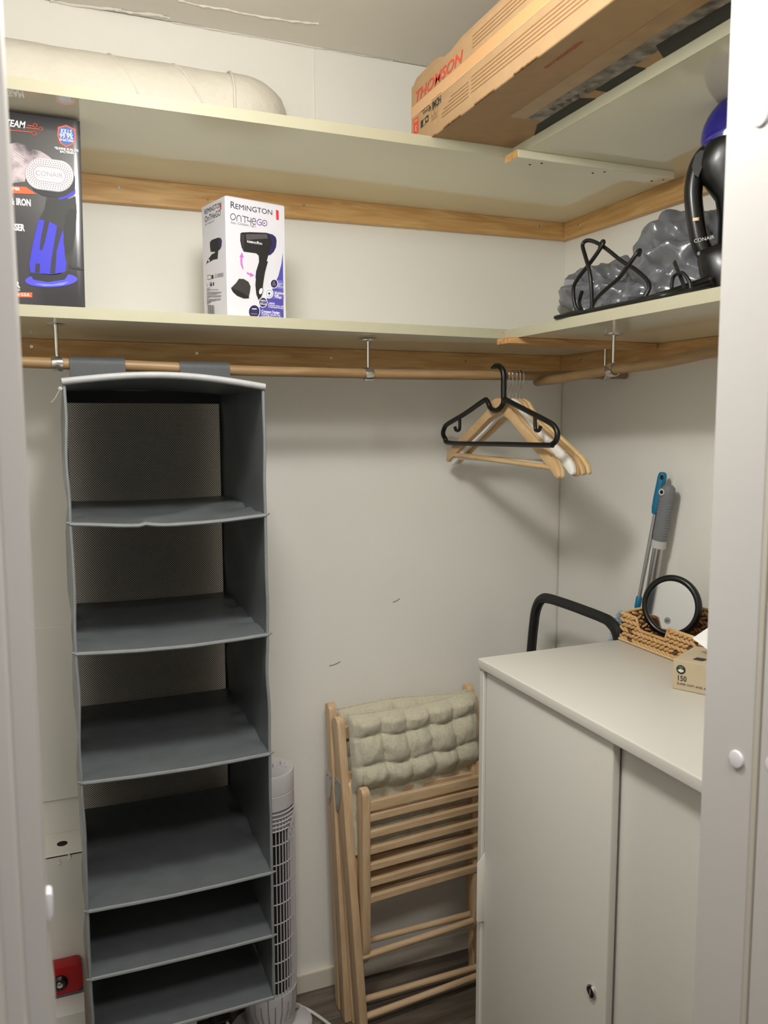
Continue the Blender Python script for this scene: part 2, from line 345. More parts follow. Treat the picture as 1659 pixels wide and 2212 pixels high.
# ------------------------------------------------------------------ shelves, battens
def shelf(name, label, quad_bot, t, front, base):
    """quad_bot: four bottom corners; front: index pair of the exposed edge"""
    r = thing(name, base, label, 'shelf')
    q = [Vector(p) for p in quad_bot]; up = Vector((0, 0, t))
    m = MB(); m.hexa(q + [p + up for p in q]); m.build('panel', SHELF, r)
    a, b = q[front[0]], q[front[1]]; c = (q[0] + q[1] + q[2] + q[3]) / 4
    d = (b - a).normalized(); n = Vector((d.y, -d.x, 0)); n = n if n.dot(a - c) > 0 else -n
    m = MB(); e = n * .0009; z0 = Vector((0, 0, -.0003)); z1 = Vector((0, 0, t + .0003))
    m.hexa([a - e * .01 + z0, b - e * .01 + z0, b + e + z0, a + e + z0, a - e * .01 + z1, b - e * .01 + z1, b + e + z1, a + e + z1]); m.build('edge_band', EDGE, r)
    return r
T = .02; ZA = 2.0703; ZB = 1.7115
su = shelf('wall_shelf', 'long cream upper shelf along the back wall under the white pipe', [(XL, -.448, ZA + .004), (-.0, -.448, ZA), (0, 0, ZA), (XL, 0, ZA)], T, (0, 1), (-.9, -.2, ZA))
sur = shelf('wall_shelf', 'cream upper shelf on the right wall, carrying the cardboard television carton', [(-.437, YF, ZA), (0, YF, ZA), (0, -.449, ZA), (-.437, -.449, ZA)], T, (0, 3), (-.2, -.9, ZA))
sl = shelf('wall_shelf', 'long cream lower shelf on the back wall holding two appliance boxes', [(XL, -.3705, ZB + .009), (0, -.3705, ZB), (0, 0, ZB), (XL, 0, ZB)], T, (0, 1), (-.9, -.2, ZB))
slr = shelf('wall_shelf', 'cream lower shelf on the right wall under the clothes steamer and grey bag', [(-.4022, YF, ZB + .0005), (0, YF, ZB), (0, -.3715, ZB), (-.4022, -.3715, ZB)], T, (0, 3), (-.2, -.9, ZB))
for s_ in (sl, slr): pass
m = MB(); m.box(-.458, -.066, -.505, -.455, 2.055, 2.0703); cl = m.build('joint_cleat', SHELF, sur, bevel=.0015)
m = MB(); m.box(-.4595, -.458, -.504, -.456, 2.0555, 2.0703); m.build('raw_end', PINE, cl)
for x in (-.41, -.255, -.10):
    for y, dx in ((-.472, 0), (-.488, .018)): m = MB(); m.lathe([(.0001, 0), (.0024, 0), (.0024, .0006), (.0001, .0006)], (x + dx, y, 2.0543), 10); m.build('screw_hole', BLACKD, cl)
m = MB(); m.box(-.425, -.03, -.425, -.372, 1.6985, 1.7113); m.build('joint_cleat', mat('raw_pine', (206, 164, 108), .6, vscale=7, stretch=(1.2, 16, 16), rgb2=(168, 120, 70)), slr, bevel=.001)['label'] = 'raw pine strip under the shelf joint'
m = MB()
for (x, y, z) in ((-.412, -.3714, ZB + .012), (-.40, -.3714, ZB + .006)): m.box(x, x + .006, y - .0004, y, z, z + .0035)
m.build('paint_chip', mat('chip_brown', (188, 150, 104), .7), sl)
def screwhead(m, p, n):
    m.lathe([(.0001, .0012), (.0032, .0012), (.0042, 0)], p, 14, n)
    m.lathe([(.0001, .0016), (.0011, .0016), (.0011, .001)], p, 6, n, mi=1)
def batten(name, label, q, base, screws, n, mt):
    r = thing(name, base, label, 'batten')
    m = MB(); m.hexa(q); m.build('board', mt, r, bevel=.0012)
    for p in screws:
        m = MB(); screwhead(m, p, n); m.build('screw', [CHROME, BLACKD], r, smooth=40)
    return r
TB = .021
batten('wooden_batten', 'pine batten on the back wall directly under the upper shelf', [(XL, -TB, 2.008), (-.0, -TB, 2.0268), (0, 0, 2.0268), (XL, 0, 2.008), (XL, -TB, 2.0703), (0, -TB, 2.0703), (0, 0, 2.0703), (XL, 0, 2.0703)], (-.9, 0, 2.02), [(-1.185, -TB, 2.046), (-.99, -TB, 2.04), (-.76, -TB, 2.047), (-.10, -TB, 2.055)], (0, -1, 0), PINE)
batten('wooden_batten', 'pine batten on the right wall directly under the upper shelf', [(-TB, -1.36, 2.010), (0, -1.36, 2.010), (0, -TB - .001, 2.0262), (-TB, -TB - .001, 2.0262), (-TB, -1.36, 2.0703), (0, -1.36, 2.0703), (0, -TB - .001, 2.0703), (-TB, -TB - .001, 2.0703)], (0, -.7, 2.02), [(-TB, -.09, 2.05)], (-1, 0, 0), PINEY)
batten('wooden_batten', 'pine batten on the back wall under the lower shelf, behind the clothes rail', [(XL, -TB, 1.66), (0, -TB, 1.669), (0, 0, 1.669), (XL, 0, 1.66), (XL, -TB, 1.7113), (0, -TB, 1.7113), (0, 0, 1.7113), (XL, 0, 1.7113)], (-.9, 0, 1.67), [(-1.379, -TB, 1.694), (-1.024, -TB, 1.690), (-.695, -TB, 1.688), (-.32, -TB, 1.69)], (0, -1, 0), PINE)
batten('wooden_batten', 'pine batten on the right wall under the lower shelf', [(-TB, -1.36, 1.664), (0, -1.36, 1.664), (0, -TB - .001, 1.669), (-TB, -TB - .001, 1.669), (-TB, -1.36, 1.7113), (0, -1.36, 1.7113), (0, -TB - .001, 1.7113), (-TB, -TB - .001, 1.7113)], (0, -.7, 1.67), [(-TB, -.12, 1.694)], (-1, 0, 0), PINEY)
# ------------------------------------------------------------------ pipe
r = thing('painted_pipe', (-1.3, -.085, 2.215), 'lumpy white painted duct pipe lying along the back wall above the upper shelf', 'pipe')
PR = .076
path = [(-1.85 + i * .03, -.085, 2.2165) for i in range(31)]
m = MB(); m.tube(path, PR, 36)
for i, v in enumerate(m.v):
    d = Vector((0, v[1] + .085, v[2] - 2.2165)).normalized(); k = .0022 * noise.noise((v[0] * 14, v[1] * 40, v[2] * 40)); m.v[i] = (v[0], v[1] + d.y * k, v[2] + d.z * k)
m.build('pipe_run', PIPEM, r, smooth=60)
el = [(-.95, -.085, 2.2165), (-.935, -.085, 2.2165)]
for i in range(1, 13):
    a = PI / 2 * i / 12; el.append((-.935 + .05 * math.sin(a), -.035 - .05 * math.cos(a), 2.2165))
el += [(-.885, -.002, 2.2165)]
m = MB(); m.tube(el, PR + .002, 36)
for i, v in enumerate(m.v): m.v[i] = tuple(Vector(v) + Vector((1, .3, .8)) * (.0026 * noise.noise((v[0] * 60, v[1] * 60, v[2] * 60))))
m.build('elbow', PIPEM, r, smooth=70)
m = MB()
for x0, sl_ in ((-1.42, .05), (-1.16, .045), (-1.03, .045)):
    m = MB(); m.tube([(x0 + sl_ * math.sin(a) * 1.0 - .0, -.085 + math.cos(a) * (PR + .0006), 2.2165 + math.sin(a + PI) * -(PR + .0006) * -1) for a in [2 * PI * i / 40 for i in range(40)]], .0022, 6, closed=True); m.build('seam', PIPEM, r, smooth=60)
m = MB(); m.tube([(-.952, -.085 + math.cos(a) * (PR + .0028), 2.2165 + math.sin(a) * (PR + .0028)) for a in [2 * PI * i / 40 for i in range(40)]], .003, 8, closed=True); m.build('seam', PIPEM, r, smooth=60)
# ------------------------------------------------------------------ clothes rails and brackets
def sag(p, q, zs, n=28):
    out = []
    for i in range(n + 1):
        t = i / n; k = t * (len(zs) - 1); j = min(int(k), len(zs) - 2); f = k - j; f = f * f * (3 - 2 * f); z = zs[j] * (1 - f) + zs[j + 1] * f
        out.append((p[0] + (q[0] - p[0]) * t, p[1] + (q[1] - p[1]) * t, z))
    return out
rail1 = sag((XL, -.28), (-.003, -.28), [1.6460, 1.6452, 1.6415, 1.6362, 1.6352, 1.6385, 1.6470])
m = MB(); m.tube(rail1, .0108, 16)
tag(m.build('clothes_rail', ROD, None, smooth=40), 'wooden clothes rail along the back wall with the fabric organiser and hangers on it', 'clothes rail')
rail2 = sag((-.25, -.262), (-.25, -1.36), [1.6262, 1.6402, 1.664, 1.69])
m = MB(); m.tube(rail2, .0108, 16); m.lathe([(.0108, 0), (.0085, .002), (.0001, .0025)], rail2[0], 16, (0, 1, 0))
tag(m.build('clothes_rail', RODY, None, smooth=40), 'short wooden clothes rail under the right shelf, nothing hanging on it', 'clothes rail')
def zat(path, x, ax): return min(path, key=lambda p: abs(p[ax] - x))[2]
def bracket(x, y, ztop, zrod, along, label):
    r = thing('rail_bracket', (x, y, ztop), label, 'bracket', 'chrome brackets holding the clothes rails')
    m = MB(); m.lathe([(.0001, 0), (.020, 0), (.020, -.0018), (.0165, -.003), (.006, -.0035), (.0001, -.0035)], (x, y, ztop), 28); m.build('flange', CHROME, r, smooth=35)
    m = MB(); m.lathe([(.0048, -.003), (.0040, -.010), (.0040, -.04), (.0034, zrod + .0138 - ztop)], (x, y, ztop), 14); m.build('stem', CHROME, r, smooth=50)
    m = MB(); A = Vector((1, 0, 0)) if along == 'x' else Vector((0, 1, 0)); c = Vector((x, y, zrod)); w_ = .0095
    prof = [(.0111, -w_), (.0142, -w_), (.0147, -w_ * .6), (.0147, w_ * .6), (.0142, w_), (.0111, w_), (.0111, -w_)]
    m.lathe(prof, c, 30, A); m.build('ring_clip', CHROME, r, smooth=35)
ztop = lambda x: ZB + .009 * (-x / 1.85)
bracket(-1.329, -.28, ztop(-1.329), zat(rail1, -1.329, 0), 'x', 'chrome rail bracket left of the hanging organiser')
bracket(-.694, -.28, ztop(-.694) - .006, zat(rail1, -.694, 0), 'x', 'chrome rail bracket at the middle of the back wall rail')
bracket(-.066, -.28, ztop(-.066), zat(rail1, -.066, 0), 'x', 'chrome rail bracket at the corner end of the back wall rail')
bracket(-.25, -.553, ZB + .001, zat(rail2, -.553, 1), 'y', 'chrome rail bracket on the short right hand rail')
# ------------------------------------------------------------------ steamer box on lower shelf
ZT = ZB + T
zb = ZT + .0085
r = thing('appliance_box', (-1.40, -.27, zb), 'black printed clothes steamer box at the left end of the lower shelf', 'box')
bx0, bx1 = -1.293 - .235, -1.2715
m = MB()
f0 = .326
ft = [(bx0, -.36)] + [(-1.2865 + .0135 * i / 8, -.36 + .0022 * (i / 8) ** 2) for i in range(9)] + [(-1.2720, -.245), (bx0, -.245)]
sh = lambda x, k: x - (.004 if x > -1.30 and not k else 0)
kk = len(ft); m.add([(sh(x, 0), y, zb) for x, y in ft] + [(sh(x, 1), y, zb + f0) for x, y in ft], [tuple(range(kk))[::-1], tuple(range(kk, 2 * kk))] + [(i, (i + 1) % kk, kk + (i + 1) % kk, kk + i) for i in range(kk)])
BOXB = mat('box_black_print', (44, 41, 48), 0.24, var=0.12, vscale=9, coat=0.6)
m.build('carton', BOXB, r, smooth=25)
AF = lambda x, y: (0.0007692 * x - 3.51e-05 * y - 0.1031179, 7.15e-05 * x - 0.000802 * y + 0.5300186)
A = Art((-1.293, -.3603, 1.7315), (1, 0, 0), (0, 0, 1), (0, -1, 0), lambda cx, cy: AF(cx * .217, 220 + cy * .217))
W_ = (238, 236, 240); OR = (232, 92, 44); BL = (46, 42, 190); DB = (22, 18, 44)
tl = -0.01
A.text('XTREMESTEAM', (250, 272), .0160, W_, 2, .78, .25, tl, .02, 'RIGHT')
for (pts, c, rr) in (([(-300, 268), (330, 310)], (340, 322), 20), ([(260, 266), (380, 276)], (402, 274), 18), ([(275, 243), (330, 250)], (350, 241), 18)):
    A.line(pts, .0011, OR, 2); A.line([(c[0] + rr * math.cos(a), c[1] + rr * math.sin(a)) for a in [i * .5 for i in range(13)]], .0011, OR, 2)
A.poly([(572, 250), (655, 226), (750, 268), (752, 345), (725, 415), (658, 450), (592, 410), (566, 330)], OR, 1)
A.poly([(584, 262), (655, 240), (738, 280), (740, 345), (716, 404), (658, 434), (602, 398), (580, 330)], (62, 100, 172), 2)
A.text('KILLS', (655, 314), .0110, W_, 3, .72, .1, tl, .008, 'CENTER'); A.text('99.9%', (655, 362), .0118, W_, 3, .8, .1, tl, .008, 'CENTER'); A.text('OF BACTERIA', (657, 388), .0048, W_, 3, .8, 0, tl, .02, 'CENTER')
A.text('*ELIMINE 99.9% DES', (660, 478), .0056, W_, 2, .82, 0, tl, .02, 'CENTER'); A.text('BACTERIES', (662, 506), .0056, W_, 2, .85, 0, tl, .02, 'CENTER')
STEAMI = mat('printed_steam', (206, 190, 198), .4, vscale=28, rgb2=(58, 50, 56))
A.poly([(-20, 420), (90, 430), (170, 410), (260, 440), (330, 470), (400, 490), (470, 530), (515, 565), (430, 570), (330, 620), (260, 720), (250, 790), (-20, 830)], STEAMI, 0)
for k_ in range(4): A.line([(-20, 380 + 24 * k_), (240, 555 + 26 * k_)], .0008, (214, 200, 206), 1)
# printed steamer
A.poly([(290, 790), (330, 870), (420, 925), (560, 955), (660, 940), (745, 890), (745, 740), (720, 680), (560, 890)], (26, 26, 28), 2)
A.poly([(560, 958), (660, 925), (750, 865), (748, 905), (670, 950), (600, 965)], BL, 3)
def stad(cx, cy, hw, rr, m_, L, n=12): A.poly([(cx - hw + rr * math.cos(a) - .04 * 0, cy - hw * .12 + rr * math.sin(a)) for a in [PI / 2 + PI * i / n for i in range(n + 1)]] + [(cx + hw + rr * math.cos(a), cy + hw * .12 + rr * math.sin(a)) for a in [-PI / 2 + PI * i / n for i in range(n + 1)]], m_, L)
stad(492, 722, 84, 158, (150, 146, 152), 3); stad(490, 720, 84, 152, (196, 190, 198), 4)
for k_, rr in enumerate((134, 114, 94, 74)):
    for sgn in range(44):
        t = sgn / 44 * (2 * PI * rr + 4 * 84); 
        if t < 168: px, py = 490 - 84 + t, 720 - rr
        elif t < 168 + PI * rr: a = -PI / 2 + (t - 168) / rr; px, py = 574 + rr * math.cos(a), 720 + rr * math.sin(a)
        elif t < 336 + PI * rr: px, py = 574 - (t - 168 - PI * rr), 720 + rr
        else: a = PI / 2 + (t - 336 - PI * rr) / rr; px, py = 406 + rr * math.cos(a), 720 + rr * math.sin(a)
        py += (px - 490) * .12; A.poly([(px - 4, py - 4), (px + 4, py - 4), (px + 4, py + 4), (px - 4, py + 4)], (92, 88, 94), 5)
stad(488, 716, 86, 42, (206, 200, 208), 6); A.text('CONAIR', (488, 740), .0118, (150, 144, 150), 7, 1.0, 0, tl, 0, 'CENTER')
A.poly([(462, 940), (560, 962), (690, 955), (752, 930), (765, 1080), (752, 1300), (730, 1480), (700, 1620), (660, 1710), (520, 1740), (300, 1700), (290, 1650), (330, 1400), (385, 1160), (440, 1060)], (34, 33, 34), 2)
A.poly([(385, 1160), (490, 1185), (570, 1230), (620, 1270), (640, 1350), (640, 1520), (660, 1600), (650, 1690), (520, 1715), (300, 1690), (290, 1600), (330, 1380)], BL, 3)
A.poly([(440, 1172), (488, 1184), (440, 1400), (415, 1470), (390, 1460), (410, 1320)], DB, 4); A.poly([(565, 1228), (620, 1268), (560, 1480), (545, 1710), (495, 1706), (510, 1560)], DB, 4); A.poly([(352, 1600), (395, 1605), (390, 1695), (345, 1688)], DB, 4)
A.poly([(690, 1062), (735, 1056), (752, 1090), (745, 1290), (715, 1460), (680, 1515), (645, 1470), (630, 1390), (636, 1260), (655, 1120)], (12, 12, 12), 5)
A.ell((510, 1770), 262, 72, (70, 66, 214), 2); A.poly([(290, 1690), (520, 1722), (700, 1690), (640, 1770), (470, 1790), (330, 1760)], (18, 18, 26), 3); A.poly([(330, 1800), (520, 1815), (690, 1790), (620, 1825), (440, 1830)], (120, 130, 226), 3)
A.poly([(690, 1625), (790, 1650), (846, 1672), (790, 1676), (690, 1650)], (20, 20, 20), 2)
A.poly([(-60, 822), (260, 843), (300, 870), (360, 912), (-60, 898)], OR, 1); A.text('GARMENT STEAMER', (198, 878), .0070, W_, 2, .8, 0, tl * .4, .02, 'RIGHT')
A.text('& IRON', (308, 1030), .0158, W_, 2, .62, 0, tl * .7, .035, 'RIGHT'); A.text('DEFROISSER', (243, 1275), .0158, W_, 2, .62, 0, tl * .5, .035, 'RIGHT')
A.poly([(-60, 1870), (318, 1890), (316, 1938), (-60, 1918)], OR, 1); A.text('in the U.S.A.', (296, 1925), .0072, W_, 2, .85, 0, tl * .5, .015, 'RIGHT'); A.text('R', (196, 1835), .0150, W_, 2, 1, 0, 0, .03, 'RIGHT')
for k_ in range(2): A.line([(120, 1848 + 12 * k_), (196, 1852 + 12 * k_)], .0008, W_, 2)
A.build('printed_artwork', r)
# ------------------------------------------------------------------ hair dryer box
B0 = Vector((-1.0137, -.345, ZT + .0052)); u1 = Vector((.966, .259, 0)); u2 = Vector((-.259, .966, 0)); HB = .2295
r = thing('appliance_box', B0, 'white and purple travel hair dryer box standing on the lower shelf', 'box')
m = MB(); m.prism([(0, 0), (.132, 0), (.132, .108), (0, .108)], B0, u1, u2, (0, 0, HB)); m.build('carton', mat('box_white_print', (206, 205, 214), .35), r, bevel=.001)
m = MB(); m.prism([(.003, 0), (.129, 0), (.124, .02), (.008, .02)], B0 + Vector((0, 0, HB)), u1, (u2 * .95 + Vector((0, 0, .06))), (0, 0, .0008)); m.build('lid_flap', mat('box_white_print', (232, 231, 240)), r)
DF = lambda x, y: (0.0010448 * x - 1.83e-05 * y - 0.5015326 - .0105, 0.0001166 * x - 0.000904 * y + 0.5634735 - .0048)
A = Art(B0, u1, (0, 0, 1), (.259, -.966, 0), lambda cx, cy: DF(420 + cx * .14466, 400 + cy * .14466))
K = (40, 36, 60); PU = (74, 70, 158); G_ = (120, 118, 128); BK = (24, 23, 26); NV = (36, 32, 78); MG = (190, 104, 190)
sl2 = 0.0
A.text('R', (606, 366), .0182, K, 1, 1.0, 0, sl2, .0); A.text('EMINGTON', (676, 378), .0142, K, 1, 1.12, 0, sl2, .0)
A.poly([(1278, 368), (1310, 375), (1320, 385), (1322, 520), (1284, 515)], (226, 40, 44), 1)
A.line([(612 + 36 + 36 * math.cos(a), 495 + 44 * math.sin(a)) for a in [i * .45 for i in range(15)]], .0012, K, 1)
A.line([(704, 556), (704, 500), (720, 472), (742, 472), (762, 500), (764, 566)], .0012, K, 1)
A.line([(780, 478), (870, 500)], .0012, K, 1); A.line([(818, 490), (818, 576)], .0012, K, 1)
A.line([(862, 500), (858, 548), (905, 555), (905, 500)], .0012, K, 1); A.line([(905, 510), (905, 600)], .0012, K, 1)
A.line([(930, 550), (980, 555), (972, 520), (945, 505), (922, 530), (922, 570), (945, 595), (978, 590)], .0012, K, 1)
A.line([(1062, 525), (1025, 518), (998, 545), (998, 580), (1022, 604), (1058, 600), (1058, 565), (1030, 562)], .0012, (96, 46, 130), 1)
A.line([(1108 + 36 * math.cos(a), 573 + 42 * math.sin(a)) for a in [i * .45 for i in range(15)]], .0012, (96, 46, 130), 1); A.poly([(1092, 562), (1118, 572), (1104, 580), (1098, 596)], K, 1)
A.text('Easy. Compact. Light.', (615, 592), .0066, G_, 1, .98, 0, sl2)
# printed dryer
A.poly([(752, 735), (775, 720), (900, 712), (1130, 716), (1230, 740), (1275, 775), (1290, 830), (1280, 930), (1245, 1000), (1190, 1050), (1165, 1050), (1140, 1140), (1165, 1150), (1135, 1250), (1100, 1420), (1085, 1600), (1060, 1680), (1020, 1730), (985, 1640), (970, 1500), (985, 1280), (1025, 1150), (1020, 1060), (985, 1025), (800, 1000), (770, 940), (750, 840)], BK, 1)
A.poly([(1150, 720), (1230, 742), (1275, 776), (1290, 832), (1280, 930), (1245, 1000), (1190, 1050), (1165, 1050), (1180, 980), (1215, 880), (1195, 790)], NV, 2)
A.poly([(830, 745), (1140, 735), (1160, 800), (840, 830)], (78, 72, 76), 2); A.poly([(755, 735), (790, 740), (815, 860), (800, 990), (770, 940), (750, 840)], (12, 12, 12), 2)
for k_ in range(8): A.line([(764 + 2 * k_, 760 + 28 * k_), (800, 766 + 28 * k_)], .0009, (110, 106, 110), 3)
A.text('REMINGTON', (845, 866), .0058, W_, 3, 1.0, 0, -.02, .01); A.poly([(998, 846), (1012, 846), (1010, 880), (998, 880)], W_, 3)
A.line([(1160, 1155), (1120, 1300), (1095, 1450), (1080, 1560)], .0012, (196, 194, 198), 2); A.ell((1050, 1592), 25, 46, W_, 3, rot=.25); A.line([(985, 1290), (975, 1390)], .0016, NV, 3)
A.poly([(775, 1010), (800, 1085), (782, 1085), (778, 1160), (795, 1240), (790, 1270), (758, 1200), (750, 1140), (755, 1085), (738, 1080)], MG, 1); A.poly([(848, 1300), (895, 1330), (895, 1308), (955, 1352), (892, 1375), (893, 1352), (845, 1325)], MG, 1)
A.poly([(730, 1400), (800, 1405), (870, 1450), (900, 1520), (890, 1600), (870, 1690), (800, 1695), (700, 1650), (640, 1590), (615, 1535), (690, 1460)], (50, 46, 46), 1); A.poly([(615, 1535), (690, 1560), (800, 1620), (880, 1680), (870, 1694), (800, 1695), (700, 1650), (640, 1590)], (20, 18, 18), 2)
A.poly([(1385, 1010), (1402, 2040), (840, 1998), (900, 1960), (1010, 1860), (1130, 1720), (1230, 1560), (1320, 1360), (1365, 1180)], PU, 1)
A.poly([(1378, 1440), (1395, 1580), (1240, 1545), (1310, 1425)], (112, 108, 184), 2); A.poly([(1396, 1590), (1400, 1735), (1160, 1700), (1235, 1590)], (96, 92, 172), 2)
for (c, rr, col) in (((1250, 1483), 52, NV), ((1175, 1630), 56, (232, 230, 240)), ((1082, 1762), 58, NV), ((950, 1895), 80, NV)):
    A.ell(c, rr + 9, rr * 1.2 + 9, W_, 3); A.ell(c, rr, rr * 1.2, col, 4)
A.line([(1175 + 46 * math.cos(a), 1630 + 55 * math.sin(a)) for a in [i * .45 for i in range(15)]], .0008, K, 5); A.poly([(1150, 1640), (1172, 1605), (1200, 1640), (1180, 1640), (1178, 1662), (1168, 1660), (1168, 1638)], K, 5)
A.poly([(1232, 1440), (1258, 1440), (1278, 1520), (1218, 1510)], (90, 86, 96), 5); A.text('1400W', (1082, 1750), .0048, W_, 5, .95, 0, sl2, .01, 'CENTER'); A.line([(1040, 1762), (1122, 1772)], .0004, W_, 5); A.text('50Km/h', (1082, 1800), .0048, W_, 5, .95, 0, sl2, .01, 'CENTER')
A.poly([(918, 1848), (985, 1852), (985, 1866), (918, 1860)], W_, 5); A.line([(920, 1880), (985, 1895)], .0010, (60, 60, 60), 5); A.line([(905, 1925), (990, 1935)], .0016, (120, 118, 126), 5)
A.text('Compact Design-', (1060, 1912), .0074, W_, 3, .82, 0, sl2, .015); A.text('Folding handle for', (1060, 1950), .0068, W_, 3, .88, 0, sl2); A.text('convenience on-the-go', (1060, 1984), .0068, W_, 3, .88, 0, sl2)
A.text('1400W', (1162, 1790), .0052, W_, 3, .95, 0, sl2, .01); A.text('Powerful dryer with', (1162, 1818), .0054, W_, 3, .82, 0, sl2); A.text('2 heat/speed settings', (1162, 1844), .0054, W_, 3, .76, 0, sl2)
for i_, t_ in enumerate(('Worldwide', 'Dual', 'Voltage')): A.text(t_, (1258, 1635 + 30 * i_), .0064, W_, 3, .82, 0, sl2, .015)
for i_, t_ in enumerate(('Powerful', 'Grip', 'Styling tool')): A.text(t_, (1312, 1490 + 22 * i_), .0038, W_, 3, .72, 0, sl2)
A.build('printed_artwork', r)
SF = lambda x, y: (0.0020603 * x - 4.63e-05 * y - 0.9822133 - .0235, -0.0003384 * x - 0.0008792 * y + 0.771569 - .0042)
A = Art(B0, -u2, (0, 0, 1), -u1, lambda cx, cy: SF(420 + cx * .14466, 400 + cy * .14466))
ss = 0.0
A.text('REMINGTON', (225, 398), .0142, K, 1, .95, 0, ss); A.poly([(465, 248), (484, 240), (486, 335), (468, 340)], (206, 44, 64), 1); A.text('OnTHeGO', (232, 515), .0165, K, 1, .96, 0, ss)
A.text('Easy. Compact. Light.', (236, 560), .0050, G_, 1, 1, 0, ss)
A.poly([(312, 820), (340, 785), (440, 752), (480, 760), (495, 800), (488, 880), (465, 930), (440, 945), (430, 1070), (360, 1085), (310, 1120), (275, 1130), (255, 1165), (262, 1125), (300, 1060), (345, 1000), (385, 985), (395, 965), (325, 965), (315, 900)], BK, 1)
A.poly([(440, 755), (480, 760), (495, 800), (488, 880), (465, 930), (450, 860)], NV, 2); A.ell((300, 1100), 10, 20, W_, 2)
A.poly([(335, 1325), (365, 1315), (365, 1375), (335, 1380)], BK, 1); A.line([(270, 1330), (325, 1322), (325, 1385), (272, 1392)], .0007, K, 1, True); A.line([(385, 1355), (400, 1295), (412, 1350)], .0007, K, 1, True)
for k_ in range(3): A.line([(422, 1305 + 20 * k_), (515, 1282 + 20 * k_)], .0012, (130, 128, 136), 1)
A.text('CE', (300, 1492), .0100, K, 1, 1, 0, ss); A.ell((330, 1470), 12, 26, K, 1); A.line([(262, 1460), (270, 1500)], .0012, K, 1); A.rect(356, 1430, 374, 1480, K, 1)
for k_ in range(14): A.line([(262, 1532 + 19 * k_), ((320, 440, 310, 490, 470, 420, 486, 480, 330, 480, 470, 400, 340, 326)[k_], 1520 + 17 * k_)], .0011, (128, 126, 134), 1)
A.rect(268, 1790, 376, 1960, W_, 0)
for k_ in range(12): A.line([(274 + k_ * 9 - (k_ > 5) * 2, 1790), (276 + k_ * 9, 1955)], (.0016, .0008, .0024)[k_ % 3], BK, 1)
A.build('printed_side_artwork', r)
# ------------------------------------------------------------------ television carton on the upper shelf
ZU = ZA + T + .0003
r = thing('television_carton', (-.35, -.75, ZU), 'long brown cardboard television carton lying on the upper corner shelf', 'carton')
m = MB(); m.box(-.62, -.09, -1.16, -.343, ZU, ZU + .1315); m.build('carton', CARD, r, bevel=.0025)
m = MB()
m.prism([(.35, 0), (.50, 0), (.47, .012), (.44, .018), (.36, .014)], (-.6185, 0, ZU + .131), (0, -1, 0), (.25, 0, .97), (.004, 0, 0)); m.prism([(.52, 0), (1.1, 0), (1.05, .01), (.56, .012)], (-.6185, 0, ZU + .131), (0, -1, 0), (.35, 0, .93), (.004, 0, 0))
m.build('lid_flap', CARD, r)
m = MB()
for u0 in (.395, .50, .625, .76):
    m = MB(); m.box(-.6215, -.619, -u0 - .07, -u0, ZU - .0004, ZU + .0022); m.build('torn_edge', mat('corrugation', (150, 110, 66), .8, vscale=120, rgb2=(90, 62, 36)), r)
A = Art((-.62, 0, ZU), (0, -1, 0), (0, 0, 1), (-1, 0, 0)); RD = (206, 66, 46); CK = (36, 28, 22); LN = (138, 100, 60)
A.text('THOMSON', (.362, .0925), .0295, RD, 2, 1.44, .22, 0, .012)
A.poly([(.343, .068), (1.16, .068), (1.16, .0895), (.343, .0895)], mat('clear_tape', (200, 154, 106), .22), 0); A.line([(.345, .0675), (1.16, .0675)], .0007, (226, 192, 146), 1)
for k_ in range(5): A.line([(.612, .052 - .0066 * k_), (1.16, .052 - .0066 * k_)], .0017, LN, 1)
for k_ in range(4): A.line([(.615, .1195 - .0064 * k_), (1.16, .1195 - .0064 * k_)], .0016, LN, 1)
for k_ in range(5): A.line([((.53, .52, .50, .49, .49)[k_], .0478 - .0062 * k_), (.601, .0478 - .0062 * k_)], .0016, LN, 1)
A.rect(.357, .031, .381, .062, RD, 1); A.text('3', (.374, .047), .016, (236, 190, 150), 2, 1, 0, PI, .01); A.text('YEARS', (.379, .0585), .0062, (236, 190, 150), 2, .95, 0, PI)
A.text('HDMI', (.488, .0655), .020, CK, 1, .82, 0, PI, .03); A.line([(.444, .0695), (.488, .0695)], .001, CK, 1); A.text('energy', (.428, .062), .011, CK, 1, .8, 0, PI); A.text('HD', (.442, .062), .012, CK, 1, .7, 0, PI, .03); A.line([(.392, .066), (.432, .066), (.440, .058)], .001, CK, 1)
A.rect(.393, .034, .403, .048, CK, 1); A.line([(.404, .035), (.416, .035), (.416, .047), (.404, .047)], .0009, CK, 1, True); A.rect(.417, .036, .430, .049, CK, 1); A.ell((.4235, .042), .003, .003, (206, 163, 112), 2)
for q_ in (0, 1): A.line([(.444 + .016 * q_, .04), (.456 + .016 * q_, .04), (.456 + .016 * q_, .051), (.444 + .016 * q_, .051)], .0009, LN, 1, True)
for q_ in (0, 1): A.line([(.444, .036 - .004 * q_), (.472, .036 - .004 * q_)], .0012, LN, 1)
A.build('printed_artwork', r)
A = Art((0, 0, ZU), (1, 0, 0), (0, -1, 0), (0, 0, -1))
A.text('mythomson.com', (-.5915, .90), .0145, (176, 74, 52), 1, 1.0, 0, -PI / 2, .008)
A.rect(-.535, .60, -.497, 1.16, TAPE, 0); A.rect(-.499, .60, -.462, 1.16, TAPEG, 1)
A.poly([(-.465, .585), (-.437, .53), (-.437, .73), (-.466, .72)], (12, 11, 10), 2); A.rect(-.463, .76, -.437, .86, (14, 12, 11), 2); A.poly([(-.478, .93), (-.437, .90), (-.437, 1.10), (-.472, 1.08)], (12, 11, 10), 2); A.rect(-.437, .50, -.40, 1.16, (12, 11, 10), 1)
